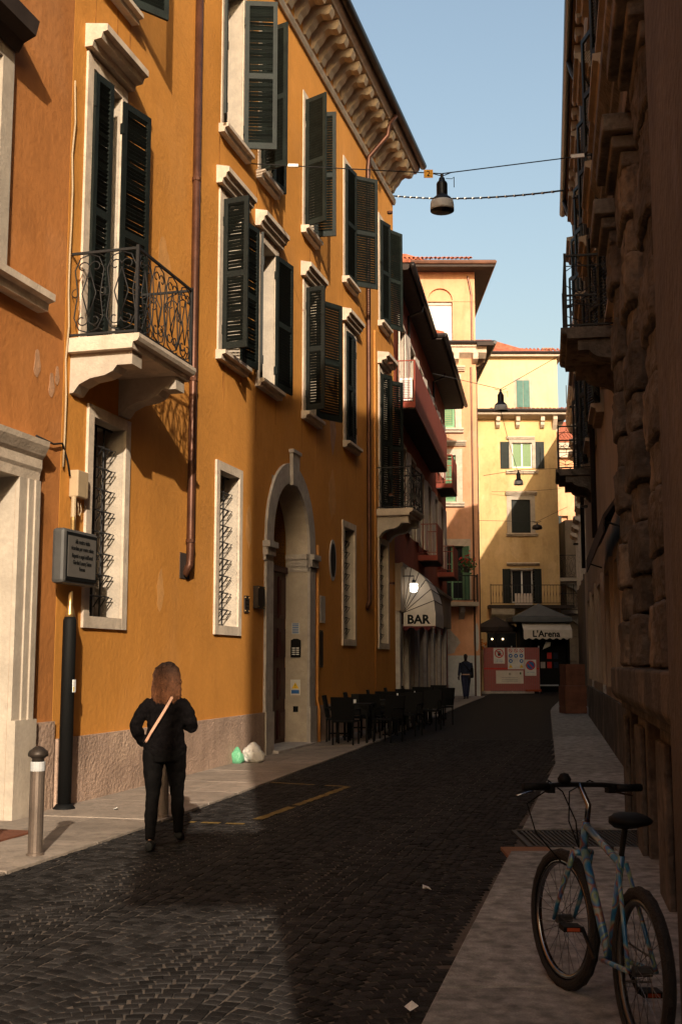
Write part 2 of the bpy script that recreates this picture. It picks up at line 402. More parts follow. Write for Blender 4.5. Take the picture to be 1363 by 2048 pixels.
def barunit(s, h):
    k = ('b', round(s, 2), round(h, 2))
    if k not in _ly: _ly[k] = MB().tube([(0, s/2, 0), (0, s/2, h*.3)], .008, 5).tube([(0, s/2, h*.3), (0, s/2, h*.5), (0, s/2, h*.7)], [.008, .02, .008], 5).tube([(0, s/2, h*.7), (0, s/2, h)], .008, 5).mesh('baluster', 'iron')
    return _ly[k]
def geomunit(s, h):
    k = ('g', round(s, 2), round(h, 2))
    if k not in _ly:
        mb = MB(); c = s/2; q = s*.5
        for z0, z1 in ((0, h*.36), (h*.36, h)):
            for sg in (-1, 1):
                mb.tube([(0, c, z0 + .001), (0, c, z0 + (z1-z0)*.14), (0, c + sg*q*.98, z0 + (z1-z0)*.34), (0, c + sg*q*.98, z0 + (z1-z0)*.66), (0, c, z0 + (z1-z0)*.86), (0, c, z1 - .001)], .007, 4)
        mb.box(-.007, .007, 0, s, h*.36 - .007, h*.36 + .007).box(-.007, .007, 0, s, h*.86 - .006, h*.86 + .006)
        _ly[k] = mb.mesh('baluster', 'iron')
    return _ly[k]
def corbel(root, u0, u1, z, p, h=.46, m='stonew'):
    """scrolled stone bracket under a balcony: profile in x-z"""
    prof = [(0, z), (p*.92, z), (p*.92, z - h*.36), (p*.70, z - h*.36), (p*.64, z - h*.50), (p*.52, z - h*.60), (p*.30, z - h*.66), (p*.14, z - h*.80), (p*.06, z - h), (0, z - h*1.02)]
    return MB().prism(prof, 'y', u0, u1).build('corbel', m, root)
def balcony_slab(root, u0, u1, z, p, m='stone', t=.17):
    return MB().prism([(0, z - t), (p - .09, z - t), (p - .08, z - t*.6), (p - .02, z - t*.5), (p, z - t*.25), (p, z), (0, z)], 'y', u0, u1).build('balcony_slab', m, root)
def downpipe(root, pts, r=.055, m='pipe', clips=()):
    o = MB().tube(pts, r, 10).build('downpipe', m, root, smooth=True)
    for z in clips: MB().lathe([(r + .012, -.025), (r + .012, .025)], 10, (pts[1][0], pts[1][1], z)).build('pipe_clip', m, o)
    return o
def modillions(root, us, z, p, h, w, m='stone'):
    prof = [(0, z), (p, z), (p + .01, z - h*.16), (p*.93, z - h*.34), (p*.78, z - h*.36), (p*.62, z - h*.30), (p*.46, z - h*.40), (p*.34, z - h*.62), (p*.20, z - h*.76), (p*.10, z - h*.98), (0, z - h)]
    me = MB().prism(prof, 'y', -w/2, w/2).mesh('bracket', m)
    for u in us: inst(me, 'bracket', root, (0, u, 0))
def bar_grille(root, a, b, c, d, x, toothed=True):
    """window grille: verticals as bars, horizontals that bend out into teeth"""
    o = MB().box(x - .012, x + .012, a, b, c, c + .02).box(x - .012, x + .012, a, b, d - .02, d).build('grille', 'iron', root)
    nv = max(4, int((b - a) / .19)); vm = MB().tube([(0, 0, c), (0, 0, d)], .013, 6).mesh('bar', 'iron')
    for i in range(1, nv): inst(vm, 'bar', o, (x, a + (b - a) * i / nv, 0))
    hm = MB().tube([(0, a, 0), (0, b, 0)], .012, 5)
    k = 5
    for i in range(k):
        u = a + (b - a) * (i + .5) / k
        hm.tube([(0, u - .05, 0), (.09, u, -.02), (0, u + .02, -.14)], .009, 4)
    hmm = hm.mesh('bar', 'iron')
    n = int((d - c) / .245)
    for j in range(1, n): inst(hmm, 'bar', o, (x + .015, 0, c + (d - c) * j / n))
    return o

# ================================================================== GROUND
A0 = Vector((-3.13, 13.39)); D0 = Vector((.27, 1)).normalized(); N0 = Vector((D0.y, -D0.x))
P1 = Vector((1.40, 30.19)); D1 = Vector((.172, 1)).normalized(); N1 = Vector((D1.y, -D1.x))
PR = Vector((1.17, 0)); DRR = Vector((.179, 1)).normalized(); NR = Vector((-DRR.y, DRR.x))
def interp(tab, y):
    for (y0, x0), (y1, x1) in zip(tab, tab[1:]):
        if y <= y1 or (y1, x1) == tab[-1]: return x0 + (x1 - x0) * (y - y0) / (y1 - y0)
KL = [(2, -4.75), (9.34, -2.72), (12.09, -1.95), (17.74, -.62), (24.05, .81), (46.0, 5.31)]
KR = [(2, -.45), (5.63, .39), (7.91, .92), (12.02, 1.88), (18.55, 3.39), (37.45, 6.72), (48.8, 9.30)]
def sheet(name, m, pts, dz, kind='structure'):
    return MB().add([(x, y, gz(y) + dz) for x, y in pts], [tuple(range(len(pts)))]).build(name, m, kind=kind)
sheet('ground', 'asphalt', [(-300, -300), (300, -300), (300, 500), (-300, 500)], -.12)
road = sheet('road', 'mortar', [(interp(KL, y) - .3, y) for y in (-4, 2, 9.3, 12, 17.7, 24, 46, 60)] + [(interp(KR, y) + .3, y) for y in (60, 48, 37, 18.5, 12, 7.9, 5.6, 2, -4)], 0)
# cobbles in segmental arcs
def cobble_mesh(j):
    rr = random.Random(j); a = .0465; mb = MB(); h = .006
    base = [(-a, -a), (a, -a), (a, a), (-a, a)]
    base = [(x + rr.uniform(-.007, .007), y + rr.uniform(-.007, .007)) for x, y in base]
    top = [(x*.90, y*.90) for x, y in base]; tl = [rr.uniform(-.002, .002) for _ in top]
    mb.add([(x, y, -.01) for x, y in base] + [(x*.97, y*.97, h*.55) for x, y in base] + [(x, y, h + t) for (x, y), t in zip(top, tl)],
           [(8, 9, 10, 11)] + [(i, (i+1) % 4, 4 + (i+1) % 4, 4 + i) for i in range(4)] + [(4 + i, 4 + (i+1) % 4, 8 + (i+1) % 4, 8 + i) for i in range(4)])
    return mb
cobs = []
Wd, rise, step = 1.30, .23, .088
ax, ay = .2425, .97                                                          # street direction near the camera
fine = [(q / 200, rise * (1 - (q / 100 - 1)**2)) for q in range(201)]
acc = [0]
for (q0, h0), (q1, h1) in zip(fine, fine[1:]): acc.append(acc[-1] + math.hypot((q1 - q0) * Wd, h1 - h0))
for i in range(-10, 300):
    for side in range(-6, 6):
        n = int(acc[-1] / .088); sp = acc[-1] / n; ph_ = random.uniform(-.3, .3)
        for k in range(n):
            tgt = (k + .5) * sp + ph_ * .02; q = fine[min(range(201), key=lambda m_: abs(acc[m_] - tgt))][0]; t = side * Wd + q * Wd
            s = 4.6 + i * step + rise * (1 - (2*q - 1)**2)
            x = -.6 + t * ay + (s - 8) * ax; y = s * ay - t * ax + 1.0
            if y < 4.9 or y > 24: continue
            if not (interp(KL, y) + .03 < x < interp(KR, y) - .03): continue
            if abs(x) > .31 * y + .6: continue
            sl = math.atan(-rise * 4 * (2*q - 1) / Wd)
            cobs.append((x + random.uniform(-.004, .004), y + random.uniform(-.004, .004), math.atan2(-ax, ay) + sl + random.uniform(-.07, .07), sp / .1005 * random.uniform(.92, 1.02), step * math.cos(sl) / .1005 * random.uniform(.94, 1.02)))
vis = [c for c in cobs if c[1] > 5.5 and -.296*c[1] < c[0] < .2*c[1]]
vis.sort(key=lambda c: c[1] + (0 if c[0] < .1 else .9)); near = set(vis[:298])
cm = [cobble_mesh(j).mesh('cobble', 'cobble') for j in range(8)]
big = MB(); cmb = [cobble_mesh(j) for j in range(8)]
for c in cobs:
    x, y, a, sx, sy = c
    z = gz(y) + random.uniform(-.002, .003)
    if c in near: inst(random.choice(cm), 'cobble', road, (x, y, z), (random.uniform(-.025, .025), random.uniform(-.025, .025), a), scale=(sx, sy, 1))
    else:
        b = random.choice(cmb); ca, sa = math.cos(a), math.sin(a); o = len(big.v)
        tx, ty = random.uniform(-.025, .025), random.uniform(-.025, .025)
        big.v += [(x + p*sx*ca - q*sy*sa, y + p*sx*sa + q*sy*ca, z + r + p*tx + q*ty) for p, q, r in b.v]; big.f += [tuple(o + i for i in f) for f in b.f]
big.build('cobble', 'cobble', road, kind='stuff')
# far road surface, flush with the cobble tops
sheet('road', 'cobble', [(interp(KL, y) + .02, y) for y in (24, 35, 46, 60)] + [(interp(KR, y) - .02, y) for y in (60, 48, 37, 24)], .008)

# pavements: base sheet plus single slabs
lwall = lambda y: A0.x + (y - A0.y) * .27 if y < 30.2 else P1.x + (y - P1.y) * .172
rwallx = lambda y: 1.17 + .179 * y
pl = sheet('pavement', 'asphalt', [(interp(KL, y), y) for y in (1, 9.34, 12.09, 17.74, 24.05, 46, 49)] + [(lwall(y) - .3, y) for y in (49, 30.2, 13, 1)], .004)
pr = sheet('pavement', 'asphalt', [(interp(KR, y), y) for y in (-2, 5.63, 7.91, 12.02, 18.55, 37.45, 48.8, 52)] + [(rwallx(y) + .3, y) for y in (52, 30, 10, -2)], .004)
def slabs(parent, xa, xb, y, y1, m, lo, hi, skew, split, top=.03):
    rr = random.Random(len(m))
    while y < y1:
        L = rr.uniform(lo, hi) * (1 if y < 22 else 1.7); ya, yb = y + .011, y + L - .011; dz = rr.uniform(-.003, .004)
        cuts = [0] + ([rr.uniform(.4, .6)] if (split and rr.random() < .75) else []) + [1]
        for c0, c1 in zip(cuts, cuts[1:]):
            def P(t, yy):
                xx = xa(yy) * (1 - t) + xb(yy) * t
                return xx, yy - skew * (xx - xa(yy))
            a, b, c, d = P(c0, ya), P(c1, ya), P(c1, yb), P(c0, yb); g = .005 if c0 else 0; g2 = .005 if c1 < 1 else 0
            a = (a[0] + g, a[1]); d = (d[0] + g, d[1]); b = (b[0] - g2, b[1]); c = (c[0] - g2, c[1]); bv = .006
            q = [a, b, c, d]; cx = sum(p[0] for p in q) / 4; cy = sum(p[1] for p in q) / 4
            ins = [(p[0] + (bv if p[0] < cx else -bv), p[1] + (bv if p[1] < cy else -bv)) for p in q]
            mb = MB().add([(p[0], p[1], gz(p[1]) - .02) for p in q] + [(p[0], p[1], gz(p[1]) + top - .005 + dz) for p in q] + [(p[0], p[1], gz(p[1]) + top + dz) for p in ins],
                          [(8, 9, 10, 11)] + [(i, (i+1) % 4, 4 + (i+1) % 4, 4 + i) for i in range(4)] + [(4 + i, 4 + (i+1) % 4, 8 + (i+1) % 4, 8 + i) for i in range(4)])
            mb.build('paving_slab', m, parent)
        y += L
slabs(pl, lambda y: lwall(y) - .05, lambda y: interp(KL, y), 5, 48, 'slab', 1.0, 1.5, .25, True)
slabs(pr, lambda y: interp(KR, y), lambda y: rwallx(y) + .1, 3.2, 9.75, 'slabr', 1.1, 1.6, -.02, False)
slabs(pr, lambda y: interp(KR, y), lambda y: rwallx(y) + .1, 11.55, 52, 'slabr', 1.1, 1.6, -.02, False)
# terracotta slabs and drain grating that cross the right pavement
def quadslab(name, m, parent, x0, x1, y0, y1, top=.03):
    q = [(x0, y0), (x1, y0), (x1, y1), (x0, y1)]
    return MB().add([(x, y, gz(y) - .02) for x, y in q] + [(x, y, gz(y) + top) for x, y in q], [(4,5,6,7), (0,1,5,4), (1,2,6,5), (2,3,7,6), (3,0,4,7)]).build(name, m, parent)
for x0, x1 in ((1.40, 1.83), (2.05, 2.32), (2.4, 3.0)): quadslab('paving_slab', 'terra' if x0 < 1.5 else 'slabr', pr, x0 + .01, x1 - .01, 9.78, 10.48)
quadslab('paving_slab', 'gutter', pr, 1.84, 2.04, 9.78, 10.48, .026)
g = thing('drain_grating', 'dark iron drain grating across the right pavement behind the bicycle wheel', 'grating', (1.66, 10.5, gz(10.5)))
MB().box(0, 1.35, 0, .04, 0, .03).box(0, 1.35, .98, 1.02, 0, .03).box(0, .04, .04, .98, 0, .03).build('grate_frame', 'iron', g)
bar = MB().box(0, .02, .041, .979, .002, .027).mesh('bar', 'iron')
for i in range(1, 33): inst(bar, 'bar', g, (.04 + i * .04, 0, 0))
MB().box(.041, 1.35, .041, .979, -.01, -.004).build('pit', 'dark', g)
# yellow bay marking
def strip(p, q, wd, n=14):
    p = Vector(p); q = Vector(q); d = (q - p); nrm = Vector((-d.y, d.x)).normalized() * wd / 2; mb = MB()
    for i in range(n):
        if random.random() < .12: continue
        a = p + d * (i / n); b = p + d * ((i + .98) / n); k = random.uniform(.7, 1.05)
        mb.add([(*(a - nrm*k), gz(a.y) + .0135), (*(a + nrm*k), gz(a.y) + .0135), (*(b + nrm*k), gz(b.y) + .0135), (*(b - nrm*k), gz(b.y) + .0135)], [(0, 1, 2, 3)])
    return mb
ln = strip((-.98, 12.0), (.09, 15.4), .11, 30)
for s in (strip((.09, 15.4), (-.95, 15.9), .10, 14), strip((-1.75, 12.2), (-.98, 12.0), .10, 12)):
    ln.add(s.v, s.f)
ln.build('road_marking', 'yellowline', road)

# ================================================================== ORANGE BUILDING
ob = frame(A0, N0, 'orange_building', 'long orange plastered palace with green shutters, stone portal and bracketed cornice', 'building')
W1 = [(4.62, 5.48), (6.5, 7.32), (9.22, 9.98), (12.35, 13.15)]
WU = [(.3, 1.0), (4.62, 5.5), (6.45, 7.1), (9.15, 9.78), (12.3, 12.98), (15.8, 16.45)]
GR = [(.38, 1.26, 2.2, 4.62), (4.62, 5.52, 2.22, 4.66), (12.2, 13.1, 2.16, 4.62), (15.62, 16.5, 2.12, 4.6)]
DO = [(.12, .92), (15.75, 16.5)]
holes = [(a, b, 6.55, 9.1) for a, b in W1] + [(a, b, 10.32, 13.1) for a, b in WU] + [(a, b, 5.42, 9.0) for a, b in DO] + GR + [(7.25, 9.5, -.3, 5.0)]
wall_with(ob, -.35, 17.45, -.3, 15.0, holes, 'orange', .45, 9)
# portal
arc_in = [(8.375 + 1.125*math.cos(R(a)), 3.87 + 1.125*math.sin(R(a))) for a in range(0, 181, 9)]
for lst in (arc_in[:11], arc_in[10:]):
    cu = 9.5 if lst is not arc_in[10:] and lst[0][0] > 9 else 7.25
    MB().prism(lst + ([(cu, 5.0)]), 'x', -.45, -.004).build('arch_spandrel', 'stonew', ob)
ao = [(8.375 + 1.50*math.cos(R(a)), 3.87 + 1.50*math.sin(R(a))) for a in range(0, 181, 9)]
ar = MB()
for i in range(20):
    ar.prism([arc_in[i], ao[i], ao[i+1], arc_in[i+1]], 'x', -.003, .05)
ar.build('archivolt', 'gstone', ob)
MB().prism([(8.2, 4.95), (8.55, 4.95), (8.6, 5.56), (8.15, 5.56)], 'x', .045, .11).box(.04, .14, 8.12, 8.63, 5.56, 5.62).build('keystone', 'gstone', ob)
for a, b, c in ((6.87, 7.25, 1), (9.5, 9.88, -1)):
    MB().box(-.003, .05, a, b, .05, 3.5).box(-.003, .075, a - .02, b + .02, .03, .80).build('door_pilaster', 'gstone', ob)
    i0, i1 = (a - .04, b) if c == 1 else (a, b + .04)
    mb = MB()
    for z0, z1, p in ((3.42, 3.52, .05), (3.52, 3.66, .09), (3.66, 3.76, .14)):
        mb.box(-.003, p, i0 - (p*.4 if c == 1 else -.0), i1 + (p*.4 if c == -1 else 0), z0, z1)
        (mb.box(-.44, -.0035, 9.5 - p*.5, 9.499, z0, z1) if c == -1 else mb.box(-.44, -.0035, 7.251, 7.25 + p*.5, z0, z1))
    mb.build('impost', 'gstone', ob)
    MB().box(-.003, .05, a, b, 3.5, 3.87).build('door_pilaster', 'gstone', ob)
d = MB().box(-.52, -.46, 7.24, 9.51, -.05, 3.5).build('door', 'door', ob)
for u in (7.36, 7.95, 8.45, 9.03):
    for z0, z1 in ((.2, .75), (.95, 1.55), (1.75, 2.3), (2.5, 3.3)):
        MB().box(-.458, -.43, u, u + .42, z0, z1).box(-.43, -.415, u + .06, u + .36, z0 + .06, z1 - .06).build('door_panel', 'door', d)
MB().box(-.459, -.40, 7.26, 9.49, 3.38, 3.5).build('transom', 'door', d)
MB().box(-.50, -.47, 7.25, 9.5, 3.5, 5.0).build('fanlight', 'dark', ob)
MB().box(-.45, .18, 7.2, 9.55, -.1, .13).build('door_step', 'gstone', ob, bevel=.01)
# plinth
mb = MB(); mb.box(.002, .05, -.30, 6.85, -.3, .80).box(.002, .05, 9.90, 17.4, -.3, .80); mb.build('plinth', 'plinth', ob)
# ground floor grilled windows
for a, b, c, e in GR:
    surround(ob, a, b, c, e, .14, .035, 'stone', True)
    bar_grille(ob, a, b, c, e, -.17)
    sash(ob, a, b, c, e, -.40, 'sash', 'glass', 2)
# piano nobile
sashes = {0: ('sash', 1), 1: ('sash', 1), 2: ('sash', 1), 3: ('sash', 1)}
for i, (a, b) in enumerate(W1):
    surround(ob, a, b, 6.55, 9.1, .15, .03); lintel(ob, a - .27, b + .22, 9.28); sill(ob, a - .2, b + .2, 6.55)
    sash(ob, a, b, 6.55, 9.1, -.32)
for a, b in DO:
    surround(ob, a, b, 5.42, 9.0, .15, .03); lintel(ob, a - .2, b + .2, 9.18, 'stone', .26, .30); sash(ob, a, b, 5.42, 9.0, -.35, bars=2)
for a, b in WU:
    surround(ob, a, b, 10.32, 13.1, .12, .02); sill(ob, a - .2, b + .2, 10.32); sash(ob, a, b, 10.32, 13.1, -.32)
# shutters: (u, z, width, height, angle, right?)
SH = [(.13, 5.5, .38, 3.45, 9, 0, 1), (.92, 5.5, .56, 3.45, 166, 1, 1),
      (4.63, 10.36, .45, 2.7, 161, 0, 1), (5.50, 10.36, .56, 2.7, 109, 1, 1),
      (4.63, 6.6, .44, 2.5, 97, 0, 1), (5.47, 6.6, .56, 2.5, 170, 1, 1),
      (6.52, 6.6, .42, 2.5, 161, 0, 0), (7.31, 6.6, .66, 2.5, 171, 1, 1),
      (9.23, 6.6, .40, 2.5, 99, 0, 0), (9.97, 6.6, .72, 2.5, 150, 1, 0),
      (12.36, 6.6, .40, 2.5, 6, 0, 0), (13.14, 6.6, .40, 2.5, 6, 1, 0),
      (6.47, 10.36, .53, 2.7, 107, 0, 0), (7.09, 10.36, .45, 2.7, 168, 1, 0),
      (9.17, 10.36, .52, 2.7, 114, 0, 0), (9.77, 10.36, .45, 2.7, 96, 1, 0),
      (12.32, 10.36, .60, 2.7, 8, 0, 0), (12.97, 10.36, .64, 2.7, 131, 1, 0),
      (15.82, 10.36, .46, 2.7, 18, 0, 0), (16.44, 10.36, .62, 2.7, 150, 1, 0),
      (15.77, 5.5, .40, 3.45, 30, 0, 0), (16.49, 5.5, .50, 3.45, 140, 1, 0),
      (.31, 10.36, .40, 2.7, 165, 0, 0), (.99, 10.36, .62, 2.7, 146, 1, 1)]
for u, z, wd, h, an, rt, sg in SH: shutter(ob, u, z, wd, h, an, rt, 'green' if z < 10 else 'greenw', single=bool(sg))
# balconies
balcony_slab(ob, -.30, 1.42, 5.42, .92); corbel(ob, -.2, .06, 5.25, .86); corbel(ob, 1.08, 1.34, 5.25, .86)
railing(ob, .01, .86, -.25, 1.37, 5.42, 1.05, .40, lyre)
balcony_slab(ob, 15.35, 16.85, 5.42, .92); corbel(ob, 15.43, 15.7, 5.25, .86, .52); corbel(ob, 16.5, 16.77, 5.25, .86, .52)
railing(ob, .01, .86, 15.4, 16.8, 5.42, 1.05, .40, lyre)
# cornice
MB().prism([(.002, 14.12), (.05, 14.12), (.08, 14.20), (.08, 14.27), (.002, 14.3)], 'y', -.35, 17.5).build('string_course', 'stone', ob)
modillions(ob, [17.25 - .58 * i for i in range(30)], 14.98, .60, .58, .24, 'bstone')
MB().prism([(-.2, 15.0), (.64, 15.0), (.66, 15.04), (.72, 15.1), (.74, 15.2), (-.2, 15.25)], 'y', -.35, 17.62).build('cornice', 'stone', ob)
MB().prism([(-8, 17.6), (-9, 17.6), (-9, 15.02), (-.25, 15.02), (-.25, 15.26), (.8, 15.22), (.8, 15.30)], 'y', -.35, 17.5).build('roof', 'tile', ob)
MB().tube([(.82, -.35, 15.22), (.82, 17.66, 15.22)], .10, 10).build('gutter', 'gutter', ob, smooth=True)
downpipe(ob, [(.075, 3.36, 14.4), (.075, 3.36, 3.2), (.07, 3.36, 3.05), (.0, 3.30, 2.9)], .06, 'pipe', (12.2, 8.9, 5.8, 3.4))
downpipe(ob, [(.80, 14.3, 15.1), (.62, 14.3, 14.9), (.58, 14.3, 14.6), (.10, 14.3, 14.1), (.075, 14.3, 13.8), (.075, 14.3, 3.2), (.07, 14.3, 3.05), (0, 14.25, 2.9)], .055, 'pipe', (12.6, 8.8, 5.6, 3.5))
MB().box(-.01, .012, 3.15, 3.5, 2.85, 3.22).build('pipe_collar', 'darkeave', ob)
downpipe(ob, [(.03, 10.08, 4.0), (.03, 10.08, .9), (.075, 10.08, .75), (.075, 10.08, .06)], .03, 'ycable', (2.4, 1.0))
downpipe(ob, [(.03, 15.1, 9.9), (.03, 15.1, .8)], .022, 'ycable', (6.2, 2.9))
# oval niche in the wall
ov = MB().prism([(11.3 + .26*math.cos(R(a)), 3.8 + .44*math.sin(R(a))) for a in range(0, 360, 15)], 'x', .002, .02).build('oval_niche', 'gstone', ob)
MB().prism([(11.3 + .19*math.cos(R(a)), 3.8 + .36*math.sin(R(a))) for a in range(0, 360, 15)], 'x', .0205, .024).build('niche_back', 'dark', ov)
# bare plaster patch under the third shutter, iron stays
MB().prism([(11.05, 6.9), (11.5, 6.86), (11.6, 6.6), (11.42, 6.2), (11.3, 6.05), (11.15, 6.35)], 'x', .002, .006).build('plaster_patch', 'patch', ob)

# rain streaks below the sills and faded repairs, each with its own outline
rq = random.Random(21)
def streak(u, z, L, w_, m):
    k = 7; l_ = [(u - w_/2*(1 - (i/k)**2) + rq.uniform(-.006, .006), z - L*i/k) for i in range(k + 1)]; r_ = [(u + w_/2*(1 - (i/k)**2) + .004 + rq.uniform(-.006, .006), z - L*i/k) for i in range(k, -1, -1)]
    return MB().prism(l_ + r_, 'x', .0015, .003).build('rain_streak', m, ob)
for (a, b), z in [(w_, 6.38) for w_ in W1] + [(w_, 10.15) for w_ in WU]:
    for k in range(3): streak(rq.choice((a - .16, b + .14, rq.uniform(a, b))) + rq.uniform(-.03, .03), z, rq.uniform(.25, 1.0), rq.uniform(.02, .05), 'stain')
for u, z, ru, rz_ in ((2.4, 7.1, .22, .5), (6.05, 3.9, .15, .35), (11.3, 5.2, .3, .5), (2.5, 2.6, .12, .3), (8.3, 8.0, .16, .4), (13.9, 4.4, .14, .5)):
    MB().prism([(u + ru*math.cos(R(q))*rq.uniform(.75, 1.2), z + rz_*math.sin(R(q))*rq.uniform(.75, 1.2)) for q in range(0, 360, 20)], 'x', .001, .002).build('plaster_patch', 'pale', ob)

# ================================================================== LEFT NEIGHBOUR
lb = frame(A0, N0, 'burnt_orange_building', 'burnt orange house at the left edge with white stone shop portal', 'building')
lh = [(-4.6, -1.30, -.3, 3.62), (-3.2, -1.95, 5.72, 8.05)]
wall_with(lb, -16, -.36, -.3, 15.4, lh, 'dorange', .5, 9)
mb = MB()
prof = [(-.88, .03), (-.93, .09), (-1.0, .09), (-1.03, .07), (-1.12, .07), (-1.14, .05), (-1.30, .05)]
for (u, p), (u2, p2) in zip(prof, prof[1:]):
    mb.box(.002, p, u2, u, 1.05, 3.62 + (-.98 - u) * -1.0 if False else 3.62)
mb.box(.002, .10, -1.30, -.87, -.1, 1.05); mb.build('portal_jamb', 'stonew', lb)
MB().prism([(.002, 3.62), (.05, 3.62), (.06, 3.72), (.08, 3.76), (.08, 3.86), (.11, 3.9), (.16, 4.0), (.17, 4.06), (.002, 4.09)], 'y', -4.9, -.90).build('portal_cornice', 'stone', lb)
f = MB().box(-.42, -.34, -1.55, -1.31, -.1, 3.62).box(-.42, -.34, -4.59, -1.55, 3.3, 3.6).box(-.42, -.34, -4.59, -1.55, -.1, .30).build('shop_window_frame', 'gutter', lb)
MB().box(-.40, -.38, -4.59, -1.56, .31, 3.29).build('pane', 'paleglass', f)
surround(lb, -3.2, -1.95, 5.72, 8.05, .22, .06, 'stonew'); sill(lb, -3.6, -.98, 5.72, 'stone', .2, .22)
sash(lb, -3.2, -1.95, 5.72, 8.05, -.2, 'sash', 'glass', 2)
MB().prism([(.002, 8.2), (.10, 8.2), (.16, 8.3), (.30, 8.36), (.34, 8.52), (.002, 8.58)], 'y', -3.7, -1.72).build('lintel', 'darkeave', lb)
MB().box(.002, .04, -.86, -.365, -.3, 1.0).build('plinth', 'plinth', lb)
for u, z, sc in ((-.95, 4.95, 1), (-.62, 4.78, .9), (-.50, 4.92, .7)):
    MB().prism([(u + .075*sc*math.cos(R(a))*(1 + .3*math.sin(a)), z + .16*sc*math.sin(R(a))) for a in range(0, 360, 24)], 'x', .002, .005).build('plaster_patch', 'patch', lb)
MB().prism([(-.3, 15.42), (.8, 15.42), (.8, 15.5), (-8, 17.8), (-9, 17.8), (-9, 15.42)], 'y', -16, -.36).build('roof', 'tile', lb)
# cables down the joint
def cable(name, label, cat, pts, r, m='iron', n=5): 
    o = MB().tube(pts, r, n).build(name, m, smooth=True, label=label, cat=cat); return o
def onw(x, u, z, P=A0, N=N0, D=D0): p = P + N * x + D * u; return (p.x, p.y, z)
cable('cable', 'thin beige cables running down the joint between the two orange houses', 'cable',
      [onw(.02, -.33, 8.6)] + [onw(.02 + .01*(i % 2), -.33 + .02*math.sin(i*2.1), 8.5 - i*.42) for i in range(12)], .012, 'jbox')
cable('cable', 'black cable curving from the stone portal cornice to the junction box', 'cable',
      [onw(.05, -1.0, 4.12), onw(.04, -.6, 4.10), onw(.03, -.38, 4.15), onw(.03, -.25, 3.98), onw(.03, -.18, 3.8)], .012, 'iron')

# ================================================================== RED BUILDING
rb = frame(P1, N1, 'red_building', 'brick red house with long red balcony, dark eaves and cream window bays', 'building')
LR = 17.4
rh = [(1.2 + 2.6*i, 2.5 + 2.6*i, 9.0, 11.2) for i in range(6)] + [(1.2 + 2.6*i, 2.5 + 2.6*i, 5.35, 7.7) for i in range(6)] + [(.9, 2.1, -.3, 2.7), (2.7, 4.6, -.3, 2.7), (5.3, 7.2, -.3, 2.7), (7.9, 9.8, -.3, 2.7), (10.5, 12.4, -.3, 2.7), (13.1, 15.0, -.3, 2.7)]
wall_with(rb, .02, LR, -.3, 12.3, rh, 'redp', .35, 9)
for i in range(6):
    for z0, z1 in ((9.0, 11.2), (5.35, 7.7)):
        a = 1.2 + 2.6*i
        f = sash(rb, a, a + 1.3, z0, z1, -.22, 'wsash', 'glass', 0)
        me = MB().box(-.02, .02, 0, .62, 0, z1 - z0).mesh('shutter', 'cream')  # flat cream panels stand in for the sunlit faces of the window reveals
        inst(me, 'shutter', rb, (.04, a - .02, z0), (0, 0, -R(174))); inst(me, 'shutter', rb, (.04, a + 1.32, z0), (0, 0, pi + R(174)))
        MB().box(.001, .06, a - .1, a + 1.4, z1, z1 + .1).build('lintel', 'stone', rb)
for i, h in enumerate(rh[12:]):
    if i: MB().box(-.30, -.22, h[0], h[1], -.2, 2.7).build('shop_shutter', 'gstone', rb)
    else: MB().box(-.30, -.25, h[0], h[1], -.2, 2.7).build('door', 'dark', rb)
MB().box(-.20, -.14, 1.9, 1.97, .2, 2.4).build('door_handle', 'chrome', rb)
for u in (.12, 2.15, 4.65, 7.25, 9.85, 12.45, 15.05): MB().box(.001, .12, u, u + .45, -.1, 3.0).build('pilaster', 'gstone', rb)
MB().box(.001, .16, .05, LR, 3.0, 4.25).box(.16, .22, .05, LR, 4.15, 4.27).build('fascia', 'beige', rb)
def box_balcony(u0, u1, z, p, h, solid_front=True, side_bars=True):
    b = MB().box(0.001, p, u0, u1, z - .16, z).build('balcony_slab', 'redpanel', rb)
    MB().box(p - .035, p, u0, u1, z + .001, z + h).build('balcony_panel', 'redpanel', rb)
    for uu in (u0 + .02, u1 - .02):
        f = MB(); f.box(.001, p - .036, uu - .012, uu + .012, z + h - .03, z + h).box(.001, p - .036, uu - .012, uu + .012, z + .08, z + .10)
        n = max(3, int(p / .13))
        for i in range(n): f.box((p - .06) * i / n + .01, (p - .06) * i / n + .024, uu - .007, uu + .007, z + .10, z + h - .03)
        f.build('railing', 'redpanel', rb)
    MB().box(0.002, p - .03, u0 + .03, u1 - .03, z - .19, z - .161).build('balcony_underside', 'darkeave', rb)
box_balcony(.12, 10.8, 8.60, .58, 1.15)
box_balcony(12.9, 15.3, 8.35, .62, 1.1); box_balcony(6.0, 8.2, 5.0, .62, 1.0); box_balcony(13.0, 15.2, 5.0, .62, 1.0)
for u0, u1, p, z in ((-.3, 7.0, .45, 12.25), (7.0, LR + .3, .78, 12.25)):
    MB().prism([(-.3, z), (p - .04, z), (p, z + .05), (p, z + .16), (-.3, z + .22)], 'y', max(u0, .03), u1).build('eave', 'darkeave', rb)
    MB().tube([(p + .09, max(u0, .03), z + .13), (p + .09, u1, z + .13)], .085, 8).build('gutter', 'gutter', rb, smooth=True)
    MB().prism([(p + .05, z + .2), (p + .05, z + .26), (-6, z + 2.2), (-9, z + 1.2), (-9, z + .06), (-.35, z + .05), (-.3, z + .23)], 'y', max(u0, .03), u1).build('roof', 'tile', rb)
MB().tube([(.45, 7.0, 12.38), (.87, 7.0, 12.38)], .085, 8).build('gutter', 'gutter', rb)
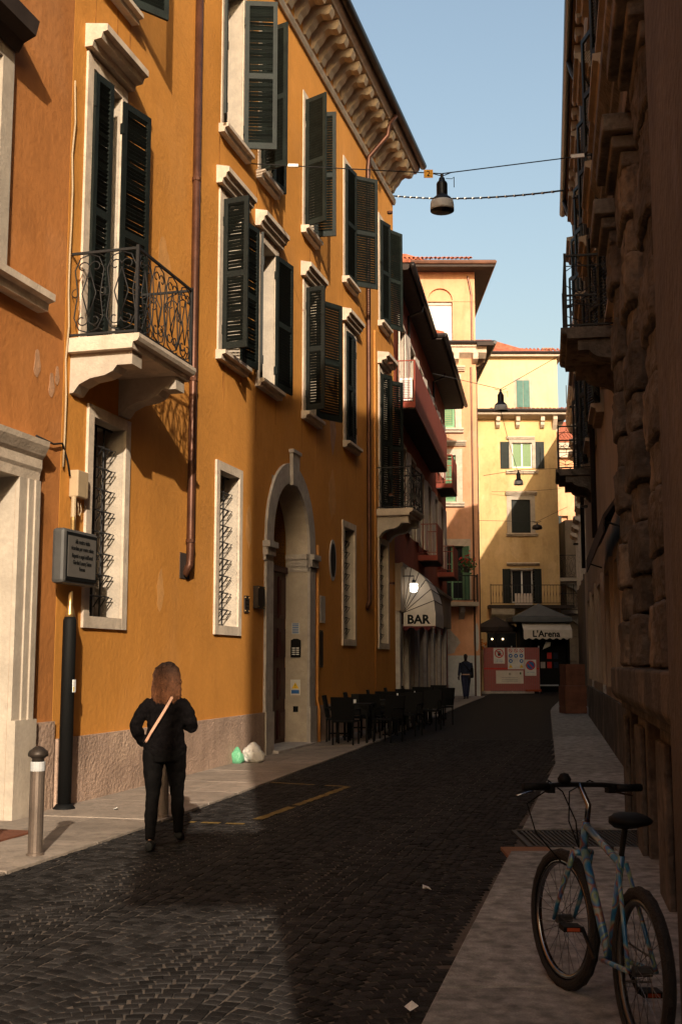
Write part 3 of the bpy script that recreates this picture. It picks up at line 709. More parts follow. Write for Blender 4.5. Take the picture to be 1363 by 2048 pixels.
for u in (3.4, 11.6): MB().tube([(.5, u, 12.32), (.45, u, 12.12), (.05, u + .1, 12.0), (.05, u + .1, 9.9)], .045, 6).build('downpipe', 'gutter', rb)
# air conditioner standing on the balcony
ac = thing('air_conditioner', 'white air conditioner unit standing on the red balcony', 'air conditioner', onw(.12, .30, 8.62, P1, N1, D1), math.atan2(N1.y, N1.x))
MB().box(0, .36, 0, .30, .05, .68).build('housing', 'wsash', ac, bevel=.01)
sl = MB().box(.03, .33, -.012, 0, 0, .02).mesh('slat', 'sash')
for i in range(11): inst(sl, 'slat', ac, (0, 0, .12 + i*.047))
MB().box(.02, .08, .05, .25, 0, .05).box(.28, .34, .05, .25, 0, .05).build('foot', 'black', ac)
# bar hood awning
aw = thing('bar_awning', 'cream fan hood awning lettered BAR with wavy maroon hem', 'awning', onw(.12, .95, 0, P1, N1, D1), math.atan2(N1.y, N1.x))
zb, hw, pj, Lw = 2.98, 1.25, .86, 2.6
arc = [(pj * math.sin(R(a)), zb + hw * math.cos(R(a))) for a in range(0, 91, 15)]
MB().add([(x, 0, z) for x, z in arc] + [(0, 0, zb)], [tuple(range(len(arc) + 1))]).add([(x, Lw, z) for x, z in arc] + [(0, Lw, zb)], [tuple(range(len(arc) + 1))]).add(
    [(x, 0, z) for x, z in arc] + [(x, Lw, z) for x, z in arc], [(i, i+1, len(arc)+i+1, len(arc)+i) for i in range(len(arc) - 1)]).build('hood', 'cloth', aw)
ri = MB()
for x, z in arc[1:-1]: ri.tube([(0, -.004, zb), (x, -.004, z)], .010, 4).tube([(x, 0, z), (x, Lw, z)], .012, 4)
ri.build('rib', 'darkeave', aw)
v = MB(); v.box(0, pj, -.012, -.004, zb - .36, zb).box(pj, pj + .008, -.012, Lw, zb - .36, zb); v.build('valance', 'cloth', aw)
def wavy(p, q, z, d, n):
    p = Vector(p); q = Vector(q); mb = MB(); k = 40
    for i in range(k):
        a = p + (q - p) * (i / k); b = p + (q - p) * ((i + 1) / k)
        za = z - d * (.6 + .4*math.sin(2*pi*n*i/k)); zb2 = z - d * (.6 + .4*math.sin(2*pi*n*(i+1)/k))
        mb.add([(a.x, a.y, z), (b.x, b.y, z), (b.x, b.y, zb2), (a.x, a.y, za)], [(0, 1, 2, 3)])
    return mb
h1 = wavy((0, -.01), (pj, -.01), zb - .361, .12, 3); h2 = wavy((pj + .004, -.012), (pj + .004, Lw), zb - .361, .12, 8); h1.add(h2.v, h2.f); h1.build('hem', 'maroon', aw)
text('BAR', .33, 'black', aw, (pj*.47, -.016, zb - .29), (pi/2, 0, 0), bold=.012)
# glowing globe lamp of the bar
gl = thing('wall_lamp', 'glowing white globe lamp on a bracket above the bar awning', 'lamp', onw(.13, .55, 3.62, P1, N1, D1), math.atan2(N1.y, N1.x))
MB().lathe([(.02, -.12), (.09, -.10), (.11, 0), (.10, .06), (.11, .10), (.10, .12)], 12, (.32, 0, 0)).build('globe', 'lightg', gl, smooth=True)
MB().tube([(0, 0, .32), (.32, 0, .32), (.32, 0, .2)], .018, 6).lathe([(.05, .12), (.05, .2), (.02, .22)], 10, (.32, 0, 0)).box(-.02, .02, -.05, .05, .24, .40).build('bracket', 'iron', gl)

# ================================================================== FAR END OF THE STREET
def tiles(root, u0, u1, x_e, z_e, pitch, rows, back, slope):
    """barrel tiles: cover tiles laid in columns up the roof, first rows as single tiles"""
    me = MB()
    n = 5
    ring = lambda x, r, z: [(x, r*math.cos(pi*k/n), z + r*math.sin(pi*k/n)) for k in range(n + 1)]
    L = .42
    a = ring(0, .085, 0); b = ring(-L, .068, L*slope + .0)
    me.add(a + b + ring(0, .068, 0), [(i, i+1, n+1+i+1, n+1+i) for i in range(n)] + [(i, i+1, 2*(n+1)+i+1, 2*(n+1)+i) for i in range(n)])
    m = me.mesh('roof_tile', 'tile'); nn = int((u1 - u0) / pitch)
    for i in range(nn):
        for j in range(rows):
            inst(m, 'roof_tile', root, (x_e - j*.36 + random.uniform(-.02, .02), u0 + (i + .5)*(u1 - u0)/nn, z_e + j*.36*slope + .012*j % .03), (0, random.uniform(-.03, .03), random.uniform(-.05, .05)))
pk = frame((0, 50), (0, -1), 'peach_building', 'peach tower house with roof tiles, green shutters and white dado', 'building')
PX = 6.0
ph = [(3.0, 5.05, 9.0 - .35, 10.72), (3.0, 5.05, 11.95, 14.1), (3.9, 5.0, 15.75, 18.35), (4.35, 5.35, 4.35, 6.7)]
wall_with(pk, .5, PX, -.2, 19.1, ph, 'pink', .35, 14, mrev='pink')
# closed shutters in the two bays
def louvre_pair(root, a, b, c, d, m, x=-.12):
    mid = (a + b) / 2
    for q0, q1 in ((a + .02, mid - .01), (mid + .01, b - .02)):
        o = MB().box(x - .02, x + .02, q0, q0 + .08, c, d).box(x - .02, x + .02, q1 - .08, q1, c, d).box(x - .02, x + .02, q0 + .08, q1 - .08, c, c + .12).box(x - .02, x + .02, q0 + .08, q1 - .08, d - .1, d).box(x - .02, x + .02, q0 + .08, q1 - .08, (c+d)/2 - .05, (c+d)/2 + .05).build('shutter', m, root)
        j = MB(); z = c + .15
        while z < d - .14:
            if abs(z - (c+d)/2) > .09: j.prism([(x - .02, z - .03), (x - .012, z - .035), (x + .02, z + .03), (x + .012, z + .035)], 'y', q0 + .08, q1 - .08)
            z += .085
        j.build('slat', m, o, kind='stuff')
for a, b, c, d in ph[:2]:
    louvre_pair(pk, a, b, c, d, 'lgreen'); surround(pk, a, b, c, d, .28, .04, 'stone'); lintel(pk, a - .3, b + .45, d + .42, 'stone', .2, .25); sill(pk, a - .2, b + .35, c - .02, 'stone', .2, .2)
MB().box(-.3, -.26, 3.9, 5.0, 15.7, 18.5).build('roller_blind', 'shade', pk)
MB().prism([(3.9, 17.8)] + [(4.45 + .55*math.cos(R(a)), 17.8 + .55*math.sin(R(a))) for a in range(180, -1, -15)], 'x', -.25, -.10).build('blind_arch', 'pink', pk)
MB().prism([(3.85, 17.8), (3.9, 17.8)] + [(4.45 + .55*math.cos(R(a)), 17.8 + .55*math.sin(R(a))) for a in range(180, -1, -15)] + [(5.05, 17.8), (5.05, 18.38), (3.85, 18.38)], 'x', -.09, .004).build('arch_spandrel', 'pink', pk)
MB().box(.001, .02, .5, PX, 17.72, 17.78).build('string_course', 'pink', pk)
# french window with green shutters, balcony
a, b, c, d = ph[3]; surround(pk, a, b, c, d, .3, .05, 'stone'); sash(pk, a, b, c, d, -.2, 'lgreen', 'glass', 2)
inst(MB().box(-.02, .02, 0, .5, 0, 2.3).mesh('shutter', 'lgreen'), 'shutter', pk, (.06, b, c), (0, 0, pi + R(110)))
MB().box(.001, .85, 3.2, PX - .12, 4.05, 4.22).build('balcony_slab', 'stonew', pk)
MB().prism([(.001, 4.04), (.6, 4.04), (.5, 3.8), (.001, 3.5)], 'y', 5.1, 5.32).build('corbel', 'gstone', pk)
f = MB().box(.80, .83, 3.2, PX - .15, 5.32, 5.36).box(.80, .83, 3.2, PX - .15, 4.28, 4.31).box(.0, .8, PX - .18, PX - .15, 5.32, 5.36).box(.79, .84, PX - .2, PX - .14, 4.22, 5.40).build('railing', 'iron', pk)
bm_ = MB().box(-.01, .01, -.01, .01, 4.31, 5.32).mesh('baluster', 'iron')
for i in range(17): inst(bm_, 'baluster', f, (.815, 3.3 + i*.155, 0))
MB().box(.002, .03, .5, PX - .02, -.2, 1.95).build('dado', 'peachw', pk)
def blob(cx, cz, rx, rz, k=14, ja=.25):
    rr = random.Random(int(cx*100)); return [(cx + rx*math.cos(2*pi*i/k)*(1 + rr.uniform(-ja, ja)), cz + rz*math.sin(2*pi*i/k)*(1 + rr.uniform(-ja, ja))) for i in range(k)]
MB().prism(blob(4.6, 2.5, .45, .5), 'x', .002, .006).build('plaster_patch', 'gstone', pk)
MB().prism(blob(5.85, 2.7, .12, .62, ja=.15), 'x', .002, .006).build('plaster_patch', 'peachw', pk)
# lower cornice and upper eave
MB().prism([(.001, 15.1), (.30, 15.3), (.34, 15.5), (.42, 15.55), (.42, 15.68), (.001, 15.72)], 'y', 3.5, PX + .45).build('cornice', 'stone', pk)
for u in (4.1, 5.0, 5.85): MB().prism([(.001, 15.28), (.4, 15.28), (.36, 15.0), (.15, 14.9), (.001, 14.85)], 'y', u, u + .22).build('bracket', 'stone', pk)
MB().box(-14, .60, PX + .002, PX + .75, 15.55, 15.70).box(-14, .001, PX + .002, PX + .30, 15.30, 15.54).build('cornice', 'darkeave', pk)
MB().tube([(-14, PX + .80, 15.68), (.62, PX + .80, 15.68)], .08, 8).tube([(.5, 3.5, 15.72), (.5, PX + .80, 15.72)], .08, 8).build('gutter', 'gutter', pk)
for k in range(14): MB().prism([(PX + .002, 15.29), (PX + .5, 15.29), (PX + .45, 15.05), (PX + .15, 14.85), (PX + .002, 14.8)], 'x', -.6 - k*.7, -.42 - k*.7).build('bracket', 'soffit', pk)
MB().box(-13, .75, .2, PX + .80, 19.10, 19.25).build('soffit', 'darkeave', pk)
MB().tube([(.78, 0, 19.30), (.78, PX + .82, 19.30), (-13, PX + .82, 19.30)], .10, 8).build('gutter', 'pipe', pk)
MB().prism([(.7, 19.26), (-1.2, 19.27), (-1.2, 19.95), (.0, 19.60), (.7, 19.40)], 'y', 0, PX + .6).build('roof', 'stonew', pk)
tiles(pk, .4, PX - .1, .35, 19.62, .19, 4, 1, .32)
MB().prism([(PX + .2, 19.27), (PX + .2, 19.4), (3, 20.4), (0, 20.4), (0, 19.27)], 'x', -13, -1.21).build('roof', 'tile', pk)
MB().tube([(-.6, PX + .06, 14.7), (-.6, PX + .06, .2)], .06, 6).tube([(.03, PX - .22, 14.7), (.03, PX - .22, .2)], .04, 6).build('downpipe', 'pipe', pk)
MB().tube([(.05, PX - .3, 18.9), (.02, PX - .15, 18.0), (.02, PX - .15, 15.8)], .05, 6).build('downpipe', 'pipe', pk)
# windows on the receding street side, seen edge on: surrounds stand proud
for z in (5.6, 8.4, 11.4):
    for k in range(4): MB().box(-1.9 - k*2.4, -.9 - k*2.4, PX + .002, PX + .16, z + 1.9, z + 2.1).box(-1.9 - k*2.4, -.9 - k*2.4, PX + .002, PX + .18, z - .15, z).build('window_surround', 'stone', pk); MB().box(-1.75 - k*2.4, -1.05 - k*2.4, PX + .001, PX + .03, z + .001, z + 1.899).build('shutter', 'green', pk)

ye = frame((0, 60), (0, -1), 'yellow_building', 'bright yellow house closing the street with two floors of roof eaves', 'building')
yh = [(9.05, 10.1, 11.85, 13.2), (8.95, 9.95, 8.4, 10.15), (8.9, 10.0, 4.72, 6.45)]
wall_with(ye, 5.5, 11.42, -.2, 14.45, yh, 'yellow', .3, 12, mrev='stonew')
MB().box(-12, -.05, 5.5, 11.55, 14.46, 17.85).build('wall', 'pyellow', ye)
for (a, b, c, d), t in zip(yh, (.18, .24, .1)):
    surround(ye, a, b, c, d, t, .05, 'stonew')
sash(ye, *yh[0], -.12, 'wsash', 'curtain', 0); MB().box(-.1, -.06, *yh[1][:2], *yh[1][2:]).build('shutter', 'green', ye); sash(ye, *yh[2], -.2, 'wsash', 'glass', 0)
sill(ye, 8.7, 10.4, 11.7, 'stone', .15, .2); lintel(ye, 8.75, 10.25, 13.4, 'stone', .12, .14)
sill(ye, 8.65, 10.3, 8.38, 'stone', .16, .22); lintel(ye, 8.65, 10.3, 10.4, 'stone', .16, .22); lintel(ye, 8.65, 10.35, 6.68, 'stone', .12, .22)
for u0, u1, z0, z1 in ((8.42, 8.88, 11.82, 13.25), (10.28, 10.74, 11.82, 13.25), (8.42, 8.88, 4.7, 6.5), (10.0, 10.45, 4.7, 6.5)):
    MB().box(.01, .05, u0, u1, z0, z1).box(.05, .06, u0 + .05, u1 - .05, z0 + .1, (z0+z1)/2 - .05).box(.05, .06, u0 + .05, u1 - .05, (z0+z1)/2 + .05, z1 - .1).build('shutter', 'green' if z0 < 5 or u0 > 10 else 'greenw', ye)
MB().box(-.04, 0, 9.35, 10.05, 15.12, 16.6).box(-.049, -.03, 9.2, 10.2, 14.98, 16.75).build('window_surround', 'stonew', ye)
for u0, u1 in ((9.36, 9.69), (9.71, 10.04)):
    MB().box(.0005, .03, u0, u1, 15.13, 16.59).box(.03, .04, u0 + .05, u1 - .05, 15.2, 15.8).box(.03, .04, u0 + .05, u1 - .05, 15.9, 16.5).build('shutter', 'bgreen', ye)
# lower eave
MB().prism([(-.04, 14.46), (.62, 14.62), (.66, 14.78), (-.04, 14.98)], 'y', 5.5, 12.1).build('eave', 'stonew', ye)
MB().prism([(11.43, 14.40), (12.05, 14.62), (12.1, 14.78), (11.56, 14.95), (11.43, 14.8)], 'x', -12, -.05).build('eave', 'darkeave', ye)
MB().tube([(.70, 5.5, 14.82), (.70, 12.16, 14.82)], .09, 8).build('gutter', 'gutter', ye)
for u in (8.2, 9.25, 10.55): MB().prism([(.001, 14.55), (.42, 14.58), (.42, 14.32), (.3, 14.28), (.3, 14.12), (.15, 14.0), (.001, 13.95)], 'y', u, u + .2).build('bracket', 'stone', ye)
MB().prism([(.001, 14.55), (.45, 14.58), (.45, 14.4), (.2, 14.1), (.001, 13.9)], 'y', 11.2, 11.42).build('bracket', 'stone', ye)
for k in range(6): MB().prism([(11.43, 14.40), (11.95, 14.55), (11.9, 14.35), (11.6, 13.95), (11.43, 13.85)], 'x', -.8 - k*1.1, -.6 - k*1.1).build('bracket', 'stone', ye)
tiles(ye, 7.9, 12.1, .55, 14.86, .22, 2, 1, .3)
# upper roof
MB().box(-12, .25, 5.5, 11.85, 17.86, 17.98).build('eave', 'stonew', ye)
MB().tube([(.30, 5.5, 18.05), (.30, 11.9, 18.05)], .07, 8).build('gutter', 'gutter', ye)
MB().prism([(5.5, 17.99), (11.9, 17.99), (11.9, 18.08), (8.2, 19.15), (5.5, 19.15)], 'x', -12, -1.2).build('roof', 'tile', ye)
MB().add([(.28, 5.5, 18.03), (.28, 11.9, 18.03), (-1.21, 11.9, 18.06), (-1.21, 8.2, 19.17), (-1.21, 5.5, 19.17)], [(0, 1, 2, 3, 4)]).build('roof', 'tile', ye)
tiles(ye, 7.6, 11.8, .22, 18.06, .21, 2, 1, .5)
ch = MB().box(-2.2, -1.6, 11.1, 11.6, 17.99, 18.55).box(-2.25, -1.55, 11.05, 11.65, 18.55, 18.62).build('chimney', 'beige', ye)
MB().box(-2.19, -1.61, 11.12, 11.22, 18.62, 18.76).box(-2.19, -1.61, 11.48, 11.58, 18.62, 18.76).box(-2.25, -1.55, 11.05, 11.65, 18.76, 18.82).build('chimney_cap', 'beige', ch)
# first floor balcony with bars
MB().box(.001, .95, 7.6, 11.95, 4.42, 4.58).build('balcony_slab', 'darkeave', ye)
f = MB().box(.9, .93, 7.7, 11.9, 5.58, 5.62).box(.9, .93, 7.7, 11.9, 4.66, 4.69).box(.895, .935, 7.66, 7.699, 4.6, 5.65).box(.895, .935, 11.901, 11.94, 4.6, 5.65).build('railing', 'iron', ye)
for i in range(27): inst(barunit(.15, .89), 'baluster', f, (.915, 7.72 + i*.155, 4.69))
MB().box(.3, .33, 9.0, 9.9, 4.6, 5.2).build('balcony_screen', 'cream', ye)
MB().prism([(.001, 4.41), (.9, 4.41), (.8, 4.1), (.5, 3.9), (.3, 3.6), (.001, 3.3)], 'y', 7.7, 8.9).build('corbel', 'stonew', ye)

fb = frame((0, 78), (0, -1), 'far_stone_house', 'pale peach stone house far behind the yellow building corner', 'building')
wall_with(fb, 10, 24, -.2, 16.2, [(15.05, 15.5, 9.0, 11.6)], 'pink', .3, 10)
MB().box(-.2, .6, 10, 24, 16.2, 16.6).box(-.2, .35, 10, 24, 15.6, 16.19).build('cornice', 'stone', fb)
MB().prism([(.7, 16.61), (.7, 16.72), (-5, 19.2), (-10, 16.7), (-10, 16.61)], 'y', 10, 24).build('roof', 'tile', fb)
tiles(fb, 14.3, 17.3, .68, 16.72, .25, 6, 1, .44)
MB().box(.05, .09, 14.75, 15.04, 9.0, 11.6).build('shutter', 'green', fb)
MB().box(.001, .1, 10, 24, 7.2, 7.4).build('string_course', 'stone', fb)

sb = frame((0, 61), (0, -1), 'rusticated_stone_house', 'pale banded stone house with stacked balconies beside the news stand', 'building')
wall_with(sb, 11.95, 16, -.2, 9.2, [], 'beige', .3, 6)
for j in range(10):
    for k in range(2):
        MB().box(.002, .07, 11.96 + k*.75 - (0 if not k else (j % 2)*.2), 11.96 + (k+1)*.75 - .03 - ((j % 2)*.2 if not k else 0), .05 + j*.42, .05 + (j+1)*.42 - .035).build('stone_block', 'beige', sb, bevel=.015)
for z in (4.35, 6.05):
    MB().box(.001, .9, 11.25, 13.4, z - .18, z).build('balcony_slab', 'stonew', sb)
    MB().prism([(11.3, z - .19), (12.5, z - .19), (12.5, z - .9), (12.3, z - .6), (11.9, z - .38)], 'x', .2, .5).build('corbel', 'gstone', sb)
    railing(sb, .01, .85, 11.3, 13.3, z, 1.2 if z > 5 else .9, .5, lyre)

# ================================================================== RIGHT PALACE (in shade)
rp = frame((PR.x, PR.y), (-NR.x * -1, NR.y), 'brown_stone_palace', 'shaded brown stone palace along the right side with rough columns, ledge and bracketed eaves', 'building')
rp.rotation_euler = (0, 0, math.atan2(NR.y, NR.x))
def V(y): return -y / DRR.y                 # local y of a street distance
ZE = 15.2
# stretches: near plain pier, then main wall
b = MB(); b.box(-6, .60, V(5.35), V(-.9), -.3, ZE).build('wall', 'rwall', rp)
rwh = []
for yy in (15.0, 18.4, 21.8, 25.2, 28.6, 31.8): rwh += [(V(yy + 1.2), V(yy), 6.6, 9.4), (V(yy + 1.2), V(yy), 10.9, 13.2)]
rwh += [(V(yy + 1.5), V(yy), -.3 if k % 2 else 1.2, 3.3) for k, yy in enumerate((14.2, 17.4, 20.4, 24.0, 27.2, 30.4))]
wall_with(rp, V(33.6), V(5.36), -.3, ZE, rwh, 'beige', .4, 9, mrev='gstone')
# order of rough columns on a ledge
MB().prism([(.02, 1.60), (.50, 1.60), (.50, 1.34), (.45, 1.27), (.40, 1.27), (.40, 1.18), (.02, 1.18)], 'y', V(12.4), V(5.45)).build('ledge', 'rstone', rp, bevel=.02)
rr = random.Random(3)
def rough_block(mb, x0, x1, y0, y1, z0, z1, r=.06):
    """a weathered stone, rounded on the outer edges"""
    mb.prism([(x0, y0), (x1 - r, y0), (x1 - r*.3, y0 + r*.3), (x1, y0 + r), (x1 + .015, (y0+y1)/2), (x1, y1 - r), (x1 - r*.3, y1 - r*.3), (x1 - r, y1), (x0, y1)], 'z', z0, z1)
ero = bpy.data.textures.new('erosion', 'CLOUDS'); ero.noise_scale = .16; ero.noise_depth = 4
def erode(o):
    sm = o.modifiers.new('cut', 'SUBSURF'); sm.subdivision_type = 'SIMPLE'; sm.levels = sm.render_levels = 3
    dm = o.modifiers.new('erosion', 'DISPLACE'); dm.texture = ero; dm.strength = .065; dm.mid_level = .5; dm.texture_coords = 'GLOBAL'
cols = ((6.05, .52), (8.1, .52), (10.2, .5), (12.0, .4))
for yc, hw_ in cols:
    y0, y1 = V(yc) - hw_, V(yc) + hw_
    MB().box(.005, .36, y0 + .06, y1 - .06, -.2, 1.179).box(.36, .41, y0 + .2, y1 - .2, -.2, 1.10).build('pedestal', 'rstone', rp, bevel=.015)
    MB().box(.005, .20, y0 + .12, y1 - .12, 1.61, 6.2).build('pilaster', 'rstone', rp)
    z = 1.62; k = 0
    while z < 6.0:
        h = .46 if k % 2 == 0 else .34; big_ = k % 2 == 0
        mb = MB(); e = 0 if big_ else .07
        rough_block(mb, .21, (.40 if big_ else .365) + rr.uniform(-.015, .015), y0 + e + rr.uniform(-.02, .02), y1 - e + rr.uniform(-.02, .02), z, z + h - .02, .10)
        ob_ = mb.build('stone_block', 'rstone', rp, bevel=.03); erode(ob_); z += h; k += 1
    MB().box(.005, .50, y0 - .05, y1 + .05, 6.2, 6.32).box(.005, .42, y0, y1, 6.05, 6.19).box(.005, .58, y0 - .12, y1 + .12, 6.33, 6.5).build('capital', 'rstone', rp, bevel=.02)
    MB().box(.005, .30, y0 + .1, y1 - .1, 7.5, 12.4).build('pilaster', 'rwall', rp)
MB().prism([(.01, 6.51), (.38, 6.51), (.38, 6.9), (.44, 6.95), (.44, 7.05), (.54, 7.2), (.54, 7.34), (.01, 7.45)], 'y', V(12.9), V(5.4)).build('entablature', 'rstone', rp, bevel=.01)
MB().prism([(.01, 12.4), (.36, 12.5), (.40, 12.8), (.55, 12.9), (.01, 13.1)], 'y', V(12.9), V(5.4)).build('entablature', 'rwall', rp)
# consoles and window hoods in the stretch beyond the columns
for yy in (15.0, 18.4, 21.8, 25.2, 28.6, 31.8):
    a, b_ = V(yy + 1.2), V(yy)
    for c, d in ((6.6, 9.4), (10.9, 13.2)):
        surround(rp, a, b_, c, d, .15, .06, 'beige'); sash(rp, a, b_, c, d, -.3)
        lintel(rp, a - .3, b_ + .3, d + .2, 'beige', .3, .38); sill(rp, a - .2, b_ + .2, c, 'beige', .18, .25)
        shutter(rp, b_ - .02, c + .03, .6, d - c - .06, 166, 1, 'green', off=.08); shutter(rp, a + .02, c + .03, .6, d - c - .06, 160, 0, 'green', off=.08)
for k, yy in enumerate((14.2, 17.4, 20.4, 24.0, 27.2, 30.4)):
    a, b_ = V(yy + 1.5), V(yy)
    surround(rp, a, b_, 1.2, 3.3, .2, .07, 'beige')
    MB().box(-.30, -.25, a, b_, -.2, 3.3).build('door' if k % 2 else 'shop_window', 'dark', rp)
MB().box(.002, .07, V(33.5), V(12.6), -.2, 1.0).build('plinth', 'rstone', rp)
# balconies
for yy, L in ((16.6, 1.9), (28.6, 1.9)):
    y0, y1 = V(yy + L/2), V(yy + L/2 - L)
    balcony_slab(rp, y0, y1, 6.35, .88, 'rstone', .16); corbel(rp, y1 - .35, y1 - .06, 6.18, .70, .42, 'rstone'); corbel(rp, y0 + .06, y0 + .35, 6.18, .70, .42, 'rstone')
    railing(rp, .01, .80, y0 + .05, y1 - .05, 6.35, 1.08, .38, geomunit)
# shop awning
sa = thing('shop_awning', 'dark sloping shop awning on the shaded right wall', 'awning', tuple(rp.location), rp.rotation_euler[2])
MB().prism([(.075, 4.0), (.09, 4.06), (.38, 3.66), (.38, 3.42), (.36, 3.42), (.355, 3.62)], 'y', V(22.7), V(15.6)).build('canopy', 'awndark', sa)
MB().tube([(.08, V(22.6), 3.5), (.36, V(22.6), 3.6)], .015, 5).build('arm', 'iron', sa); MB().tube([(.08, V(15.8), 3.5), (.36, V(15.8), 3.6)], .015, 5).build('arm', 'iron', sa)
# eave with brackets, gutter, pipes
MB().prism([(.005, 14.1), (.12, 14.1), (.16, 14.2), (.16, 14.35), (.005, 14.4)], 'y', V(33.6), V(-.9)).build('string_course', 'beige', rp)
modillions(rp, [V(33.3 - .72*i) for i in range(38)], ZE - .02, .29, .6, .26, 'beige')
MB().prism([(-.3, ZE), (.33, ZE), (.35, ZE + .12), (-.3, ZE + .2)], 'y', V(33.7), V(-.9)).build('cornice', 'soffit', rp)
MB().tube([(.42, V(33.8), ZE + .12), (.42, V(-.9), ZE + .12)], .10, 10).build('gutter', 'gutter', rp, smooth=True)
MB().prism([(.40, ZE + .21), (.40, ZE + .27), (-6, ZE + 2.3), (-9, ZE + .21)], 'y', V(33.6), V(-.9)).build('roof', 'tile', rp)
for yy in (24.6, 32.6): downpipe(rp, [(.40, V(yy), ZE + .05), (.32, V(yy), ZE - .25), (.14, V(yy - .1), ZE - .7), (.12, V(yy - .1), ZE - 1.2), (.12, V(yy - .1), 4.3)], .06, 'gutter', (12, 9, 5))

# next houses of the right row
for i, (y0, y1, h, off, mm, lab) in enumerate(((33.7, 47, 14.1, 0., 'beige', 'shaded beige house behind the shop awning with stone eave brackets'), (47.1, 59.0, 14.0, .1, 'rwall', 'last brown house of the right row before the piazza'))):
    rn = thing('beige_house' if i == 0 else 'brown_house', lab, 'building', (PR.x + .36 * DRR.y, PR.y - .36 * DRR.x, 0), rp.rotation_euler[2])
    hs = [(V(y) - 1.1, V(y), z, z + 2.2) for y in np.arange(y0 + 2, y1 - 1, 3.2) for z in (5.2, 9.2)]
    wall_with(rn, V(y1), V(y0), -.2, h, hs, mm, .3, 9, mrev='gstone')
    for a, b_, c, d in hs:
        surround(rn, a, b_, c, d, .15, .08, 'stone'); MB().box(-.1, -.05, a, b_, c, d).build('shutter', 'green', rn); lintel(rn, a - .3, b_ + .3, d + .2, 'stone', .25, .35)
    MB().prism([(.001, h - .5), (.2, h - .45), (.3, h - .2), (.34, h - .1), (.36, h + .15), (-.3, h + .2)], 'y', V(y1), V(y0)).build('cornice', 'beige', rn)
    modillions(rn, [V(y) for y in np.arange(y0 + .5, y1, .9)], h - .12, .32, .5, .24, 'beige')
    MB().prism([(.36, h + .21), (.36, h + .28), (-6, h + 2.2), (-9, h + .21)], 'y', V(y1), V(y0)).build('roof', 'tile', rn)
    if i == 0:
        MB().tube([(.12, V(34.0), 2.4), (.12, V(34.0), .1)], .05, 6).tube([(.25, V(33.9), 2.1), (.25, V(33.9), .1)], .07, 6).build('downpipe', 'lampgrey', rn)
# the same street behind the camera: unseen houses, added to cut ambient sky light
def back_house(name, label, m, q, h, lz=0):
    t = thing(name, label, 'building', (0, 0, 0))
    MB().prism(q, 'z', -.4, h).build('wall', m, t); cx = sum(p[0] for p in q)/4; cy = sum(p[1] for p in q)/4
    MB().prism([(cx + (x - cx)*1.06, cy + (y - cy)*1.03) for x, y in q], 'z', h + .001, h + .3).build('cornice', 'stone', t); return t
bh = back_house('corner_house', 'ochre corner house behind the photographer across a side street, out of view', 'beige', [(1.25, -4.2), (5.4, -38), (16, -38), (14, -4.2)], 11.5)
back_house('left_row_house', 'long house continuing the left side behind the photographer, out of view', 'dorange', [(-7.6, -2.3), (-9.5, -45), (-20, -45), (-18, -2.3)], 14)
back_house('closing_house', 'house closing the street far behind the photographer, out of view', 'beige', [(-22, -60), (-22, -70), (30, -70), (30, -60)], 15)
t = MB().prism([(.05, -5.5), (.12, -8.5), (1.75, -8.5), (1.4, -5.5)], 'z', 7.25, 7.45).prism([(.05, -5.5), (.12, -8.5), (.2, -8.5), (.13, -5.5)], 'z', 7.451, 8.3).build('balcony_slab', 'beige', bh)  # unseen slab and parapet, added and sized to throw shade across the road

# ================================================================== HANGING LAMPS AND CABLES
lampc = []
def street_lamp(loc, s, label):
    t = thing('street_lamp', label, 'street lamp', loc, 0, 'bell lamps hung over the street')
    if not lampc:
        lampc.append(MB().lathe([(.02, 0), (.055, -.01), (.065, -.08), (.10, -.13), (.11, -.17), (.11, -.44), (.12, -.48), (.18, -.54), (.215, -.60), (.222, -.62)], 20).mesh('lamp_housing', 'blackm', True))
        lampc.append(MB().lathe([(.223, -.62), (.232, -.70), (.236, -.80), (.236, -.86)], 20).mesh('lamp_band', 'lampgrey', True))
        lampc.append(MB().lathe([(.236, -.862), (.20, -.84), (.15, -.82)], 20).mesh('lens', 'blackm', True))
        lampc.append(MB().box(-.03, .03, -.02, .02, 0, .10).tube([(-.22, 0, .12), (-.05, 0, .06), (.05, 0, .06), (.2, 0, .14)], .012, 5).tube([(.08, 0, -.02), (.2, 0, -.03), (.24, 0, .02), (.24, 0, -.25)], .008, 5).mesh('hanger', 'iron'))
    for m, nme in zip(lampc, ('lamp_housing', 'lamp_band', 'lens', 'hanger')): inst(m, nme, t, (0, 0, 0), scale=(s, s, s*.80))
    return t
street_lamp((1.68, 18.3, 9.67), .84, 'nearest black bell lamp with pale band hanging beside the yellow 2 tag')
street_lamp((5.1, 36, 10.25), .93, 'bell lamp hanging in front of the peach tower cornice')
street_lamp((7.49, 48, 9.65), .82, 'bell lamp hanging against the yellow wall between two windows')
dl = thing('street_lamp', 'flat disc lamp on a wire beside the dark yellow-house window', 'street lamp', (9.6, 56, 8.45), 0, 'bell lamps hung over the street')
MB().lathe([(.03, 0), (.04, -.08), (.22, -.14), (.26, -.24), (.24, -.32), (.05, -.36)], 14).build('lamp_housing', 'gutter', dl, smooth=True)
MB().tube([(-.2, 0, .04), (0, 0, 0), (.2, 0, .06)], .015, 5).build('hanger', 'iron', dl)
def sagwire(name, label, p, q, sag, r, m='iron', n=14, via=()):
    pts = [p, *via, q]; out = []
    for a, b in zip(pts, pts[1:]):
        a = Vector(a); b = Vector(b)
        for i in range(n + 1):
            t = i / n; v = a.lerp(b, t); v.z -= sag * 4 * t * (1 - t); out.append(v)
    return cable(name, label, 'cable', out, r, m)
wu = onw(0, 5.9, 10.27)
